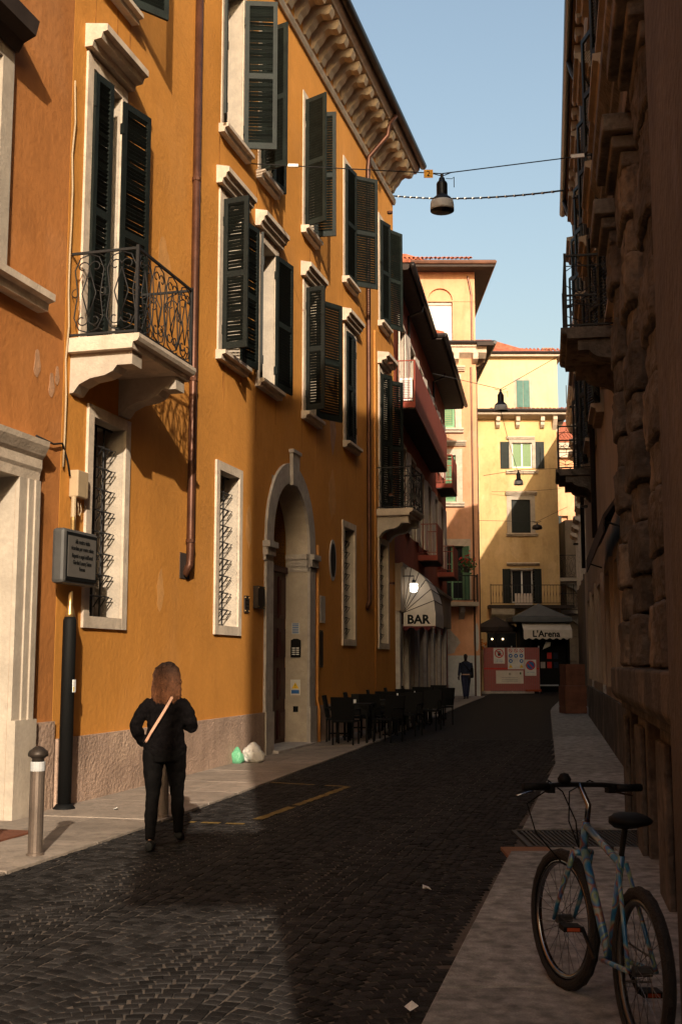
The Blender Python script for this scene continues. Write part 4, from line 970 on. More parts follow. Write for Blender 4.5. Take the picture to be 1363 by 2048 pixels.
w1 = sagwire('wire', 'steel wire carrying the nearest lamp from the orange wall to the right eave', onw(0, 5.85, 10.25), (4.18, 18.3, 10.07), .0, .010, via=((1.68, 18.3, 9.74),))
MB().box(-.09, .09, -.02, .02, -.025, .025).build('insulator', 'wsash', w1, loc=(-.82, 18.85, 10.13), rot=(0, .1, -.2))
MB().box(-.11, .11, -.02, .02, -.03, .03).build('insulator', 'wsash', w1, loc=(3.95, 18.3, 10.05), rot=(0, -.1, 0))
sw = sagwire('string_light_cable', 'dark cable with pale clips stretched below the nearest lamp', onw(.02, 17.42, 14.36), (4.5, 22.3, 11.15), .12, .020)
clip = MB().lathe([(.027, -.03), (.027, .03)], 6).mesh('clip', 'wsash')
pa, pb = Vector(onw(.02, 17.42, 14.36)), Vector((4.5, 22.3, 11.15))
for i in range(1, 22):
    t = i / 22; v = pa.lerp(pb, t); v.z -= .12*4*t*(1-t); inst(clip, 'clip', sw, v, (0, pi/2, 0))
tg = thing('number_tag', 'small yellow tag numbered 2 hanging on the lamp wire', 'sign', (1.455, 18.28, 9.80), 0)
MB().box(-.075, .075, -.006, .006, -.14, 0).build('plate', 'tag', tg); text('2', .13, 'black', tg, (0, -.008, -.115), (pi/2, 0, 0))
sagwire('wire', 'thin wire carrying the second lamp from the red building to the right roof', onw(.5, 6.2, 10.9, P1, N1, D1), (8.0, 38.5, 12.4), .0, .010, via=((5.1, 36, 10.33),))
sagwire('wire', 'thin wire carrying the lamp before the yellow wall', (5.95, 47.5, 9.4), (9.85, 48.5, 9.9), .0, .010, via=((7.49, 48, 9.72),))
sagwire('wire', 'slanting wire between the second and third lamps', (5.1, 36, 9.6), (7.45, 48, 9.72), .1, .010)
sagwire('wire', 'thin wire carrying the flat disc lamp', (6.6, 55.5, 8.5), (11.2, 56.5, 9.3), .0, .010, via=((9.6, 56, 8.50),))
sagwire('wire', 'bare wire across the yellow wall above the dark window', (7.9, 59.8, 10.55), (11.4, 59.0, 10.6), .05, .010)

# ================================================================== LEFT FOREGROUND FURNITURE
def bollard(x, y, label):
    t = thing('bollard', label, 'bollard', (x, y, gz(y) + .03), 0, 'metal bollards along the left pavement')
    MB().lathe([(.075, 0), (.075, .02), (.062, .025), (.062, .70)], 16).build('post', 'bolt', t, smooth=False)
    MB().lathe([(.061, .70), (.063, .705), (.063, .775), (.060, .78)], 16).build('band', 'lampgrey', t)
    MB().lathe([(.055, .78), (.05, .80), (.062, .815), (.085, .825), (.088, .845), (.078, .87), (.05, .89), (.03, .905), (.001, .91)], 16).build('cap', 'bronze', t, smooth=True)
bollard(-2.59, 10.04, 'brown metal bollard with round cap standing nearest the stone portal')
bollard(-1.87, 12.38, 'bollard hidden behind the legs of the walking woman')
bollard(-3.10, 9.5, 'bollard just outside the left edge of the photo')
sp = thing('sign_post', 'black post with brass finial carrying a grey notice box on the orange wall', 'sign post', onw(.16, -.32, 0), math.atan2(N0.y, N0.x))
MB().lathe([(.13, 0), (.13, .04), (.11, .07), (.085, .10)], 14).build('base', 'black', sp, smooth=True)
MB().lathe([(.075, .08), (.075, 2.12), (.06, 2.16)], 14).build('post', 'black', sp, smooth=True)
MB().lathe([(.062, 2.16), (.05, 2.2), (.028, 2.3), (.025, 2.45)], 12).build('finial', 'brass', sp, smooth=True)
MB().lathe([(.03, 3.14), (.03, 3.26), (.022, 3.30)], 10).build('upper_tube', 'brass', sp)
MB().tube([(-.05, .10, 3.1), (-.05, .10, 3.55)], .03, 8).build('conduit', 'jbox', sp)
bx = MB().box(-.06, .10, -.36, .44, 2.52, 3.14).build('sign_box', 'greybox', sp, bevel=.04)
MB().box(.10, .108, -.32, .40, 2.56, 3.10).build('sign_frame', 'black', bx, bevel=.003)
MB().box(.108, .112, -.29, .37, 2.60, 3.06).build('sign_face', 'signface', bx)
for i, (s, z, sz) in enumerate((('alla vostra visita', 2.98, .075), ('ricordate per vostra salute', 2.905, .068), ('Rispetti e segni dell\'hotel', 2.82, .068), ('Giardini Luxury Suites', 2.745, .068), ('Verona', 2.675, .068))):
    t_ = text(s, sz, 'black', bx, (.1145, .04, z)); t_.scale = (.72, 1, 1)
MB().box(.074, .082, -.03, .03, 1.32, 1.46).box(.074, .083, -.032, .0, 1.40, 1.46).build('sticker', 'white', sp)
MB().box(.074, .0835, -.028, -.002, 1.33, 1.38).build('sticker', 'yprint', sp)
jb = thing('junction_box', 'beige plastic junction box with loose wires above the notice box', 'junction box', onw(.002, -.02, 3.56), math.atan2(N0.y, N0.x))
MB().box(0, .12, -.13, .13, 0, .32).build('box', 'jbox', jb, bevel=.015)
for k in range(3): MB().tube([(.05, -.05 + k*.05, 0), (.06, -.06 + k*.07, -.14), (.05, -.02 + k*.04, -.20), (.04, -.04, -.05)], .006, 4).build('wire', 'jbox', jb)
def plaque(name, label, u, z, wd, h, m, t=.02, bolts=True):
    o = thing(name, label, 'plaque', onw(.002, u, z), math.atan2(N0.y, N0.x))
    MB().box(0, t, 0, wd, 0, h).build('plate', m, o, bevel=.004)
    if bolts:
        bm2 = MB().lathe([(.012, 0), (.008, .012)], 6).mesh('bolt', 'brass')
        for y, z2 in ((.03, .03), (wd - .03, .03), (.03, h - .03), (wd - .03, h - .03)): inst(bm2, 'bolt', o, (t, y, z2), (0, pi/2, 0))
    return o
o = plaque('brass_plaque', 'small bronze name plaque on the orange wall left of the portal', 5.84, 2.47, .24, .28, 'bronze')
for k in range(3): MB().box(.0205, .023, .05, .19, .07 + k*.06, .09 + k*.06).build('engraved_line', 'black', o)
plaque('letter_box', 'dark bronze letter box beside the portal pilaster', 6.30, 2.56, .36, .38, 'bronze', .09)
plaque('wall_plaque', 'tall grey plaque on the shaded wall right of the portal', 10.35, 2.45, .35, .55, 'gstone')
plaque('wall_plaque', 'lower brown plaque right of the yellow pipe', 10.3, 1.55, .25, .75, 'bronze')
# on the inner face of the portal (faces the camera): intercom, name list, warning notice
jp = A0 + D0 * 9.498
def onjamb(name, label, cat, x, z): return thing(name, label, cat, onw(x, 9.497, z), math.atan2(-D0.y, -D0.x))
ic = onjamb('intercom', 'black intercom panel with rows of pale buttons inside the portal', 'intercom', -.33, 1.75)
MB().prism([(0, 0), (.20, 0), (.20, .33), (.14, .36), (.06, .36), (0, .33)], 'x', 0, .03).build('panel', 'black', ic)
btn = MB().box(.03, .036, 0, .06, 0, .018).mesh('button', 'white')
for r_ in range(4):
    for c_ in range(2): inst(btn, 'button', ic, (0, .03 + c_*.08, .05 + r_*.04))
nl = onjamb('name_list', 'pale name list plate above the intercom', 'sign', -.34, 2.2)
MB().box(0, .008, .02, .18, 0, .22).build('plate', 'lampgrey', nl)
for k in range(6): MB().box(.0085, .010, .04, .16, .02 + k*.034, .036 + k*.034).build('printed_line', 'blue', nl)
wn = onjamb('warning_notice', 'white notice with yellow triangle above blue strip inside the portal', 'sign', -.34, 1.02)
MB().box(0, .004, 0, .20, 0, .30).build('sheet', 'paper', wn)
MB().prism([(.03, .13), (.17, .13), (.10, .25)], 'x', .0045, .006).build('triangle', 'yprint', wn); text('!', .10, 'black', wn, (.0075, .10, .14)); MB().box(.0045, .006, .02, .18, .03, .10).build('printed_line', 'blue', wn)
so = onjamb('socket', 'small dark square socket low on the portal base', 'socket', -.28, .70)
MB().box(0, .015, 0, .10, 0, .11).build('plate', 'black', so, bevel=.004)
def bag(name, label, m, loc, s, seed):
    bm = bmesh.new(); bmesh.ops.create_icosphere(bm, subdivisions=4, radius=1)
    for v in bm.verts:
        p = v.co.copy(); f = 1 + .28*noise.noise(p*1.4 + Vector((seed*3, 0, 0))) - .22*abs(noise.noise(p*3.1 + Vector((seed, 5, 0)))) - .12*abs(noise.noise(p*7 + Vector((seed, 5, 0))))
        kn = max(0, p.z - .72); f *= 1 - kn*1.2; z = p.z*f + kn*2.2
        v.co = Vector((p.x*f*s[0], p.y*f*s[1], max(z, -.75)*s[2] + .75*s[2]))
    me = bpy.data.meshes.new(name); bm.to_mesh(me); bm.free(); me.materials.append(M[m]); me.polygons.foreach_set('use_smooth', [True]*len(me.polygons))
    return inst(me, name, None, loc, (0, 0, seed), label, 'bag')
bag('rubbish_bag', 'knotted green plastic rubbish bag against the pink plinth', 'bagg', (-1.64, 18.5, gz(18) + .03), (.11, .12, .13), 1)
bag('rubbish_bag', 'crumpled white plastic rubbish bag beside the green one', 'bagw', (-1.40, 18.65, gz(18) + .03), (.19, .18, .16), 2)
mt = thing('doormat', 'rust brown mat on the pavement before the stone portal', 'mat', (-3.42, 11.1, gz(11) + .032), -R(15)); MB().box(-.6, .42, -.33, .33, 0, .018).build('mat_pile', 'mat_', mt)
for x, y, l in ((-2.47, 12.95, 'crumpled white paper scrap lying on the left pavement'), (.33, 5.75, 'white paper scrap on the cobbles near the right kerb'), (.62, 8.6, 'torn paper scrap on the dark cobbles by the kerb')):
    inst(MB().add([(-.07, -.04, 0), (.06, -.05, .01), (.08, .03, .03), (.0, .06, .005), (-.06, .04, .025)], [(0, 1, 2), (0, 2, 3), (0, 3, 4)]).mesh('paper_scrap', 'paper'), 'paper_scrap', None, (x, y, gz(y) + .034), (0, 0, x*3), l, 'litter', scale=(.55, .55, .8))
bo = thing('water_bottle', 'small clear bottle standing at the foot of the plinth', 'bottle', (-3.32, 12.75, gz(12.75) + .03)); MB().lathe([(.03, 0), (.032, .12), (.014, .17), (.014, .20)], 10).build('body', 'paleglass', bo, smooth=True)

# ================================================================== CAFE TABLES AND CHAIRS
def chair_at(x, y, rz, label, proto=[]):
    if not proto:
        t = thing('cafe_chair', label, 'chair', (x, y, gz(y) + .035), rz, 'black chairs outside the bar')
        MB().box(-.23, .23, -.22, .22, .42, .46).build('seat', 'black', t, bevel=.01)
        bk = MB().prism([(-.23, .47), (-.19, .47), (-.27, .90), (-.31, .90)], 'y', -.22, .22).build('backrest', 'black', t)
        lg = MB().tube([(0, 0, 0), (0, 0, .42)], .018, 6).mesh('leg', 'black')
        for a, b in ((-.21, -.2), (-.21, .2), (.21, -.2), (.21, .2)): inst(lg, 'leg', t, (a, b, 0))
        am = MB().tube([(-.24, 0, .66), (.18, 0, .66), (.21, 0, .62), (.21, 0, .44)], .018, 6).mesh('armrest', 'black')
        for b in (-.235, .235): inst(am, 'armrest', t, (0, b, 0))
        MB().box(-.2, .2, -.01, .01, .14, .17).build('stretcher', 'black', t)
        proto.append(t); return t
    rq = random.Random(int(x*1000)); c = copy_tree(proto[0]); c.location = (x + rq.uniform(-.07, .07), y + rq.uniform(-.06, .06), gz(y) + .035); c.rotation_euler = (0, 0, rz + rq.uniform(-.22, .22)); c['label'] = label; return c
def table_at(x, y, label, proto=[]):
    if not proto:
        t = thing('cafe_table', label, 'table', (x, y, gz(y) + .035), R(75), 'black square tables outside the bar')
        MB().box(-.34, .34, -.34, .34, .72, .75).build('tabletop', 'black', t, bevel=.006)
        lg = MB().box(-.02, .02, -.02, .02, 0, .72).mesh('leg', 'black')
        for a, b in ((-.3, -.3), (-.3, .3), (.3, -.3), (.3, .3)): inst(lg, 'leg', t, (a, b, 0))
        proto.append(t); return t
    c = copy_tree(proto[0]); c.location = (x, y, gz(y) + .035); c['label'] = label; return c
dirA = math.atan2(D0.y, D0.x)
ords = ['nearest the portal', 'second from the portal', 'third from the portal', 'fourth from the portal', 'farthest from the portal']
for i in range(5):
    s = i * 1.95; bx_ = -.16 + s * .262; by_ = 22.75 + s * .965
    table_at(bx_ + .45, by_ + .35, 'black square cafe table %s' % ords[i])
    cc = (Vector((bx_, by_)) , )
    chair_at(bx_ + .42 - .17, by_ - .38, dirA, 'black chair on the near side of the table %s' % ords[i])
    chair_at(bx_ + .45 + .16, by_ + 1.02, dirA + pi, 'black chair on the far side of the table %s' % ords[i])
    chair_at(bx_ + .05, by_ + .45, dirA - R(90), 'black chair against the wall beside the table %s' % ords[i])
    if i in (0, 1, 2, 3): chair_at(bx_ + 1.10, by_ + .25, dirA + pi/2 + R(80), 'black chair on the street side of the table %s' % ords[i])
    cd_ = thing('menu_holder', 'small pale menu card standing on the table %s' % ords[i], 'card holder', (bx_ + .40, by_ + .35, gz(by_) + .785), R(20), 'pale card holders on the cafe tables')
    MB().box(-.06, .06, -.03, .03, 0, .012).build('base', 'lampgrey', cd_); MB().box(-.06, .06, -.006, .006, .012, .075).build('card', 'white', cd_)

# ================================================================== SITE FENCE, NEWS STAND, PARASOLS
fe = thing('site_fence', 'red netted building site fence hung with safety posters', 'fence', (6.62, 54, gz(54)), -pi/2)
MB().box(0, .04, 0, 2.6, .12, 2.12).build('netting', 'net', fe)
for y in (.0, 1.3, 2.56): MB().box(-.03, -.001, y, y + .05, 0, 2.2).build('post', 'lampgrey', fe)
MB().box(.041, .05, .02, 2.58, 1.12, 1.18).build('tape', 'red', fe)
MB().box(-.15, .25, -.1, 2.3, 0, .10).build('kerb_block', 'gstone', fe); MB().box(.0, .30, 1.9, 2.62, .101, .2).build('foot', 'orangep', fe)
def poster(label, y, z, wd, h, m='paper'):
    t = thing('poster', label, 'poster', (6.62 + y, 54 - .055, gz(54) + z), -pi/2); MB().box(0, .008, 0, wd, 0, h).build('sheet', m, t); return t
def disc(t, y, z, r, m, x=.009, n=20): return MB().prism([(y + r*math.cos(2*pi*k/n), z + r*math.sin(2*pi*k/n)) for k in range(n)], 'x', x, x + .003).build('symbol', m, t)
p = poster('white poster with a crossed out hand in a red ring', .47, 1.38, .52, .72)
disc(p, .26, .47, .21, 'red'); disc(p, .26, .47, .165, 'paper', .0125)
hd = MB(); hd.box(.016, .018, .20, .32, .36, .50)
for k in range(4): hd.box(.016, .018, .20 + k*.032, .222 + k*.032, .50, .58)
hd.box(.016, .018, .32, .36, .42, .47); hd.build('hand_symbol', 'black', p)
MB().prism([(.12, .57), (.15, .60), (.40, .36), (.37, .33)], 'x', .0185, .020).build('bar', 'red', p)
text('VIETATO\nL\'ACCESSO', .07, 'blue', p, (.010, .26, .14))
p = poster('white safety board with rows of small blue discs', 1.12, 1.12, .78, .98)
for r_ in range(4):
    for c_ in range(3):
        y, z = .14 + c_*.25, .86 - r_*.24
        if r_ == 0: disc(p, y, z, .09, 'red'); disc(p, y, z, .068, 'paper', .0125); MB().prism([(y-.07, z+.05), (y-.05, z+.07), (y+.07, z-.05), (y+.05, z-.07)], 'x', .016, .018).build('symbol', 'red', p)
        elif r_ == 3:
            if c_ != 1: MB().prism([(y - .09, z - .07), (y + .09, z - .07), (y, z + .09)], 'x', .009, .012).build('symbol', 'yprint', p)
        elif not (r_ == 2 and c_ == 1): disc(p, y, z, .09, 'blue'); disc(p, y, z, .04, 'paper', .0125)
p = poster('round no parking sign on a white sheet at the fence end', 1.92, .82, .52, .74)
disc(p, .26, .48, .22, 'red'); disc(p, .26, .48, .17, 'blue', .0125); MB().prism([(.12, .58), (.16, .62), (.40, .38), (.36, .34)], 'x', .016, .018).build('symbol', 'red', p)
text('PASSO CARRABILE', .045, 'blue', p, (.010, .26, .14))
p = poster('wide cream notice board low on the red fence', .57, .46, 1.27, .60, 'cloth'); disc(p, .64, .44, .05, 'black'); disc(p, .64, .44, .03, 'cloth', .0125); MB().box(.009, .011, 1.10, 1.17, .42, .52).build('symbol', 'leaf', p)
for k in range(3): MB().box(.009, .011, .25, 1.0, .10 + k*.08, .13 + k*.08).build('printed_line', 'gstone', p)
# news stand
ki = thing('news_stand', 'dark news stand hung with papers under a cream awning lettered L\'Arena', 'kiosk', (8.75, 56, gz(56)), -pi/2)
MB().box(-1.8, -.6, 0, 2.3, 0, 3.35).box(-.6, .0, 2.2, 2.3, 0, 3.2).box(-.6, 0, .45, .55, 0, 2.6).build('body', 'black', ki)
MB().box(-1.9, .35, -.5, 2.4, 3.35, 3.62).build('roof_edge', 'awngrey', ki, bevel=.06)
MB().add([(-1.9, -.3, 3.63), (.3, -.3, 3.63), (.3, 2.2, 3.63), (-1.9, 2.2, 3.63), (-.8, .95, 4.30)], [(0, 1, 4), (1, 2, 4), (2, 3, 4), (3, 0, 4), (0, 3, 2, 1)]).build('roof', 'awngrey', ki)
MB().prism([(.0, 3.32), (.55, 2.98), (.55, 2.60), (.53, 2.60), (.53, 2.95), (.0, 3.28)], 'y', .0, 2.32).build('awning', 'cloth', ki)
h3 = wavy((0, 0), (0, 2.3), 0, .09, 7); me = h3.mesh('hem', 'cloth'); inst(me, 'hem', ki, (.541, 0.01, 2.601))
text("L'Arena", .42, 'black', ki, (.556, 1.08, 2.645), bold=.012)
for k in range(9):
    y = .65 + (k % 5)*.32; z = 1.15 + (k // 5)*.45 
    MB().box(-.58, -.55, y, y + .22, z, z + .30).build('newspaper', random.choice(['red', 'navy', 'paper', 'black', 'gstone', 'black']), ki)
MB().box(-.3, .1, .75, 1.7, .30, .36).build('shelf', 'lampgrey', ki)
MB().prism([(1.0, 2.05), (1.35, 2.2), (1.4, 2.4), (1.15, 2.42)], 'x', -.05, -.03).build('newspaper', 'paper', ki)
cr = thing('display_crate', 'little stack of pale leaflets beside the news stand', 'display rack', (8.98, 55.2, gz(55)), -pi/2)
MB().box(0, .3, 0, .25, 0, .6).build('rack', 'black', cr); MB().box(.301, .32, .02, .23, .62, .9).box(.301, .32, .02, .23, .95, 1.2).box(0, .3, .02, .23, .601, 1.25).build('leaflet', 'paper', cr)
def parasol(label, x, y, z, r, h, m):
    t = thing('parasol', label, 'parasol', (x, y, gz(y)), R(45), 'dark parasols by the news stand')
    n = 8; top = (0, 0, z + h); rim = [(r*math.cos(2*pi*k/n), r*math.sin(2*pi*k/n), z) for k in range(n)]; low = [(a, b_, z - .22) for a, b_, c in rim]
    MB().add([top] + rim + low, [(0, 1 + k, 1 + (k+1) % n) for k in range(n)] + [(1 + k, 1 + n + k, 1 + n + (k+1) % n, 1 + (k+1) % n) for k in range(n)]).build('canopy', m, t)
    MB().tube([(0, 0, 0), (0, 0, z + h - .05)], .03, 8).build('pole', 'iron', t)
parasol('brown parasol behind the red fence', 7.7, 57.6, 3.15, 1.1, .55, 'awndark')
sw_ = thing('lit_shop_window', 'dim shop window with warm lamps behind the red fence', 'shop window', (7.55, 59.9, 2.2), -pi/2)
MB().box(0, .05, 0, 1.5, 0, .95).build('pane', 'glass', sw_); MB().box(.051, .08, -.05, 1.55, .95, 1.02).box(.051, .08, -.05, 1.55, -.06, 0).build('window_frame', 'darkeave', sw_)
for u in (.25, .8): MB().lathe([(.01, 0), (.05, .03), (.05, .07), (.01, .1)], 8, (.12, u, .6)).build('bulb', 'dimlamp', sw_)
for x, y, h, wd, l in ((6.60, 34.3, .82, .66, 'front rusty brown planter box at the right kerb'), (7.0, 36.2, 1.45, .62, 'taller brown box behind the front planter')):
    t = thing('planter_box', l, 'box', (x, y, gz(y) + .03), R(8), 'brown boxes on the right pavement')
    MB().box(.02, wd - .02, .02, .58, .02, h - .04).build('body', 'crate', t)
    for k in range(4): MB().box(-.0, wd, 0, .6, k*(h/4) + .01, (k+1)*(h/4) - .01).build('board', 'crate', t, bevel=.006)
fl = thing('flower_pot', 'pot of red flowers hung on the peach house balcony end', 'plant', (5.2, 47.6, 5.35))
MB().lathe([(.10, 0), (.15, .25)], 10).build('pot', 'darkeave', fl)
def tuft(name, m, parent, n, r, z, s, seed):
    rr = random.Random(seed); mb = MB()
    for i in range(n):
        v = Vector((rr.gauss(0, r*.5), rr.gauss(0, r*.5), z + rr.gauss(0, r*.45))); mb.m = Matrix.Translation(v) @ Matrix.Rotation(rr.uniform(0, 6.3), 4, Vector((rr.random(), rr.random(), rr.random())).normalized())
        mb.add([(-s, 0, 0), (0, -s*.5, 0), (s, 0, .3*s), (0, s*.5, 0)], [(0, 1, 2, 3)])
    return mb.build(name, m, parent)
tuft('leaves', 'leaf', fl, 90, .30, .3, .09, 1)['kind'] = 'stuff'; tuft('petals', 'flower', fl, 60, .28, .52, .07, 2)['kind'] = 'stuff'
of = thing('flower_pot', 'orange flowers hanging at the corner of the peach house', 'plant', (6.33, 52.5, 2.2)); MB().lathe([(.07, 0), (.1, .18)], 8).build('pot', 'terra', of); tuft('petals', 'oflower', of, 60, .26, .2, .08, 3)['kind'] = 'stuff'
ant = thing('roof_antenna', 'thin antenna spikes on the far right roof edge', 'antenna', (11.0, 55, 14.2)); MB().tube([(0, 0, 0), (0, 0, .9)], .02, 5).tube([(.4, 0, 0), (.42, 0, .7)], .02, 5).build('mast', 'iron', ant)

# ================================================================== PEOPLE
def loft_body(name, limbs, m, parent, voxel=.011, smooth=4, label=None, fold=0., fs_=.07):
    """limbs: list of rings (centre, radius across, radius along); joined into one continuous skin"""
    mb = MB(); n = 16
    for rings in limbs:
        vs = []; fs = []; k = len(rings)
        for i, (c, ra, rb_) in enumerate(rings):
            c = Vector(c); t = (Vector(rings[min(i+1, k-1)][0]) - Vector(rings[max(i-1, 0)][0])).normalized()
            side = Vector((1, 0, 0)); side = (side - t * side.dot(t))
            if side.length < .3: side = Vector((0, 1, 0)) - t * t.y
            side.normalize(); o = t.cross(side)
            for j in range(n):
                a = 2*pi*j/n; vs.append(tuple(c + side*math.cos(a)*ra + o*math.sin(a)*rb_))
        for i in range(k - 1):
            for j in range(n): fs.append((i*n+j, i*n+(j+1) % n, (i+1)*n+(j+1) % n, (i+1)*n+j))
        fs += [tuple(range(n))[::-1], tuple((k-1)*n + j for j in range(n))]
        mb.add(vs, fs)
    o = mb.build(name, m, parent, smooth=True)
    r = o.modifiers.new('remesh', 'REMESH'); r.mode = 'VOXEL'; r.voxel_size = voxel; r.use_smooth_shade = True
    s = o.modifiers.new('smooth', 'SMOOTH'); s.iterations = smooth; s.factor = .5
    if fold:
        tx = bpy.data.textures.new('folds', 'CLOUDS'); tx.noise_scale = fs_; tx.noise_depth = 1
        dm = o.modifiers.new('folds', 'DISPLACE'); dm.texture = tx; dm.strength = fold; dm.mid_level = .5
    return o
def hand(c, d, s=1.):
    """palm, four bent fingers and a thumb, as limb rings"""
    c = Vector(c); d = Vector(d).normalized(); side = d.cross(Vector((0, 0, 1)));
    if side.length < .2: side = Vector((1, 0, 0))
    side.normalize(); nrm = side.cross(d); L = []
    L.append([(c - d*.03, .026*s, .020*s), (c + d*.02, .040*s, .016*s), (c + d*.07, .040*s, .014*s)])
    for k, ln_ in zip((-1.5, -.5, .5, 1.5), (.062, .075, .072, .055)):
        b = c + d*.07 + side*k*.02*s; L.append([(b, .009, .009), (b + d*ln_*.5 - nrm*.012, .0088, .0088), (b + d*ln_*.85 - nrm*.035, .007, .007)])
    b = c + side*.03 + d*.01; L.append([(b, .012, .012), (b + side*.03 + d*.03, .010, .010), (b + side*.032 + d*.055 - nrm*.01, .008, .008)])
    return L
def woman():
    t = thing('person', 'woman seen from behind in black top and trousers with a tan shoulder strap', 'person', (-1.58, 10.5, gz(10.5) + .012), R(3))
    fl_, fr = (-.105, -.14, 0), (.125, .26, 0)
    legL = [((-.10, .02, .90), .105, .12), ((-.105, .03, .72), .092, .10), ((-.10, .02, .50), .062, .068), ((-.105, -.01, .46), .060, .064), ((-.105, -.07, .33), .060, .062), ((-.105, -.12, .15), .043, .045), ((-.105, -.14, .10), .040, .042)]
    legR = [((.10, .02, .90), .105, .12), ((.105, .10, .72), .092, .10), ((.11, .16, .50), .062, .068), ((.112, .17, .46), .060, .064), ((.118, .18, .33), .060, .060), ((.124, .20, .17), .043, .045), ((.125, .21, .12), .040, .042)]
    torso = [((0, .02, .83), .165, .13), ((0, .015, .93), .192, .135), ((0, .02, 1.02), .168, .115), ((0, .025, 1.10), .150, .105), ((0, .03, 1.22), .165, .108), ((0, .025, 1.31), .182, .105), ((0, .02, 1.37), .165, .085), ((0, .02, 1.41), .09, .065)]
    neck = [((0, .02, 1.38), .058, .058), ((.005, .035, 1.47), .050, .052), ((.01, .05, 1.53), .05, .055)]
    head = [((.01, .06, 1.455), .035, .04), ((.01, .055, 1.49), .058, .075), ((.01, .05, 1.55), .072, .092), ((.01, .045, 1.61), .076, .098), ((.01, .04, 1.655), .06, .078), ((.01, .04, 1.68), .025, .03)]
    armL = [((-.135, .02, 1.345), .045, .055), ((-.195, .01, 1.285), .052, .056), ((-.225, .0, 1.235), .050, .053), ((-.262, -.03, 1.14), .046, .048), ((-.268, -.02, 1.09), .044, .044), ((-.245, .05, 1.03), .040, .040), ((-.20, .12, .95), .032, .032)]
    armR = [((.135, .02, 1.345), .045, .055), ((.185, .02, 1.285), .052, .056), ((.212, .02, 1.235), .050, .053), ((.245, .03, 1.15), .048, .050), ((.25, .06, 1.11), .044, .044), ((.20, .18, 1.12), .038, .038), ((.13, .27, 1.16), .030, .030)]
    grow = lambda L, g: [(c, a + g, b_ + g) for c, a, b_ in L]
    feet = []
    for (x, y, z), ya in ((fl_, 0), (fr, .0)):
        lift = 0 if y < 0 else .05
        feet.append([((x, y - .045, .045 + lift), .030, .035), ((x, y + .01, .05 + lift), .036, .042), ((x*1.02, y + .10, .035 + lift*.5), .042, .028), ((x*1.05, y + .17, .025), .034, .018)])
    nose = [((.01, .14, 1.555), .014, .012), ((.01, .158, 1.54), .016, .012), ((.01, .145, 1.525), .012, .010)]
    ears = [[((.085, .05, 1.58), .010, .018), ((.088, .05, 1.55), .008, .014)], [((-.065, .05, 1.58), .010, .018), ((-.068, .05, 1.55), .008, .014)]]
    body = [torso, neck, head, armL, armR, grow(legL, -.018), grow(legR, -.018), nose] + feet + ears + hand((-.18, .15, .93), (.2, .3, -.6)) + hand((.10, .30, 1.17), (-.7, .5, .15))
    b = loft_body('body', [[(c, max(a, .006), max(r, .006)) for c, a, r in L] for L in body], 'skin', t, .009, 2)
    for sx in (-.022, .042): MB().lathe([(.001, -.009), (.009, -.005), (.009, .005), (.001, .009)], 8, (sx, .136, 1.575)).build('eye', 'black', b)
    MB().tube([(-.015, .138, 1.505), (.01, .146, 1.503), (.035, .138, 1.505)], .006, 5).build('mouth', 'red', b)
    top = [((0, .015, .86), .196, .140), ((0, .015, .93), .203, .148), ((0, .02, 1.02), .182, .128), ((0, .025, 1.10), .168, .120), ((0, .03, 1.22), .180, .122), ((0, .02, 1.31), .196, .118), ((0, .02, 1.37), .172, .096), ((0, .02, 1.415), .098, .078), ((0, .025, 1.44), .070, .068)]
    loft_body('knit_top', [top, grow(armL, .014), grow(armR, .014)], 'jacket', t, .010, 3, fold=.035)
    # knit ribs
    pel = [((0, .02, .80), .165, .135), ((0, .015, .90), .20, .147), ((0, .02, .99), .178, .125)]
    loft_body('trousers', [pel, grow(legL, .003), grow(legR, .003)], 'trousers', t, .010, 3, fold=.018)
    hp = [((.01, .045, 1.715), .02, .02), ((.01, .04, 1.700), .062, .07), ((.01, .03, 1.66), .092, .108), ((.01, .022, 1.60), .104, .112), ((.008, .01, 1.53), .112, .108), ((.004, .0, 1.46), .116, .094), ((-.002, -.012, 1.40), .108, .075), ((-.006, -.02, 1.365), .085, .05)]
    h = loft_body('hair', [hp], 'hair', t, .010, 2, fold=.03, fs_=.05)
    rr = random.Random(5); st = MB()
    for i in range(420):
        a = rr.uniform(-pi*1.05, pi*.05); r0 = .096
        p0 = Vector((.01 + math.cos(a)*.05*rr.random(), .03 + math.sin(a)*.06*rr.random(), 1.712))
        pts = [p0]
        e = rr.uniform(.95, 1.14)
        for zc, ra, rb_, cy in ((1.66, .094, .110, .03), (1.60, .107, .115, .022), (1.53, .115, .111, .01), (1.46, .119, .098, .0), (1.40, .118, .082, -.012), (1.345 + rr.uniform(-.03, .03), .105, .066, -.02)):
            pts.append(Vector((.006 + math.cos(a)*ra*e + rr.gauss(0, .006), cy + math.sin(a)*rb_*e, zc)))
        st.tube(pts, [.002, .004, .004, .004, .004, .003, .001], 3)
    st.build('hair_strand', 'hair', t, kind='stuff')
    for f_, lf, (x, y, z) in ((0, 0, fl_), (1, .05, fr)):
        MBo = [((x, y - .055, .045 + lf), .038, .044), ((x, y + .01, .052 + lf), .044, .05), ((x*1.02, y + .10, .038 + lf*.5), .050, .036), ((x*1.05, y + .185, .026), .040, .024)]
        loft_body('shoe', [MBo], 'shoe', t, .009, 2)
    # strap over the right shoulder, across the back to the left hip, and the bag in front
    pts = [(.075, .10, 1.425), (.088, .03, 1.442), (.085, -.045, 1.425), (.055, -.098, 1.36), (.0, -.114, 1.26), (-.06, -.112, 1.16), (-.115, -.103, 1.07), (-.165, -.06, .985), (-.19, .03, .955), (-.15, .12, .95)]
    sm = MB()
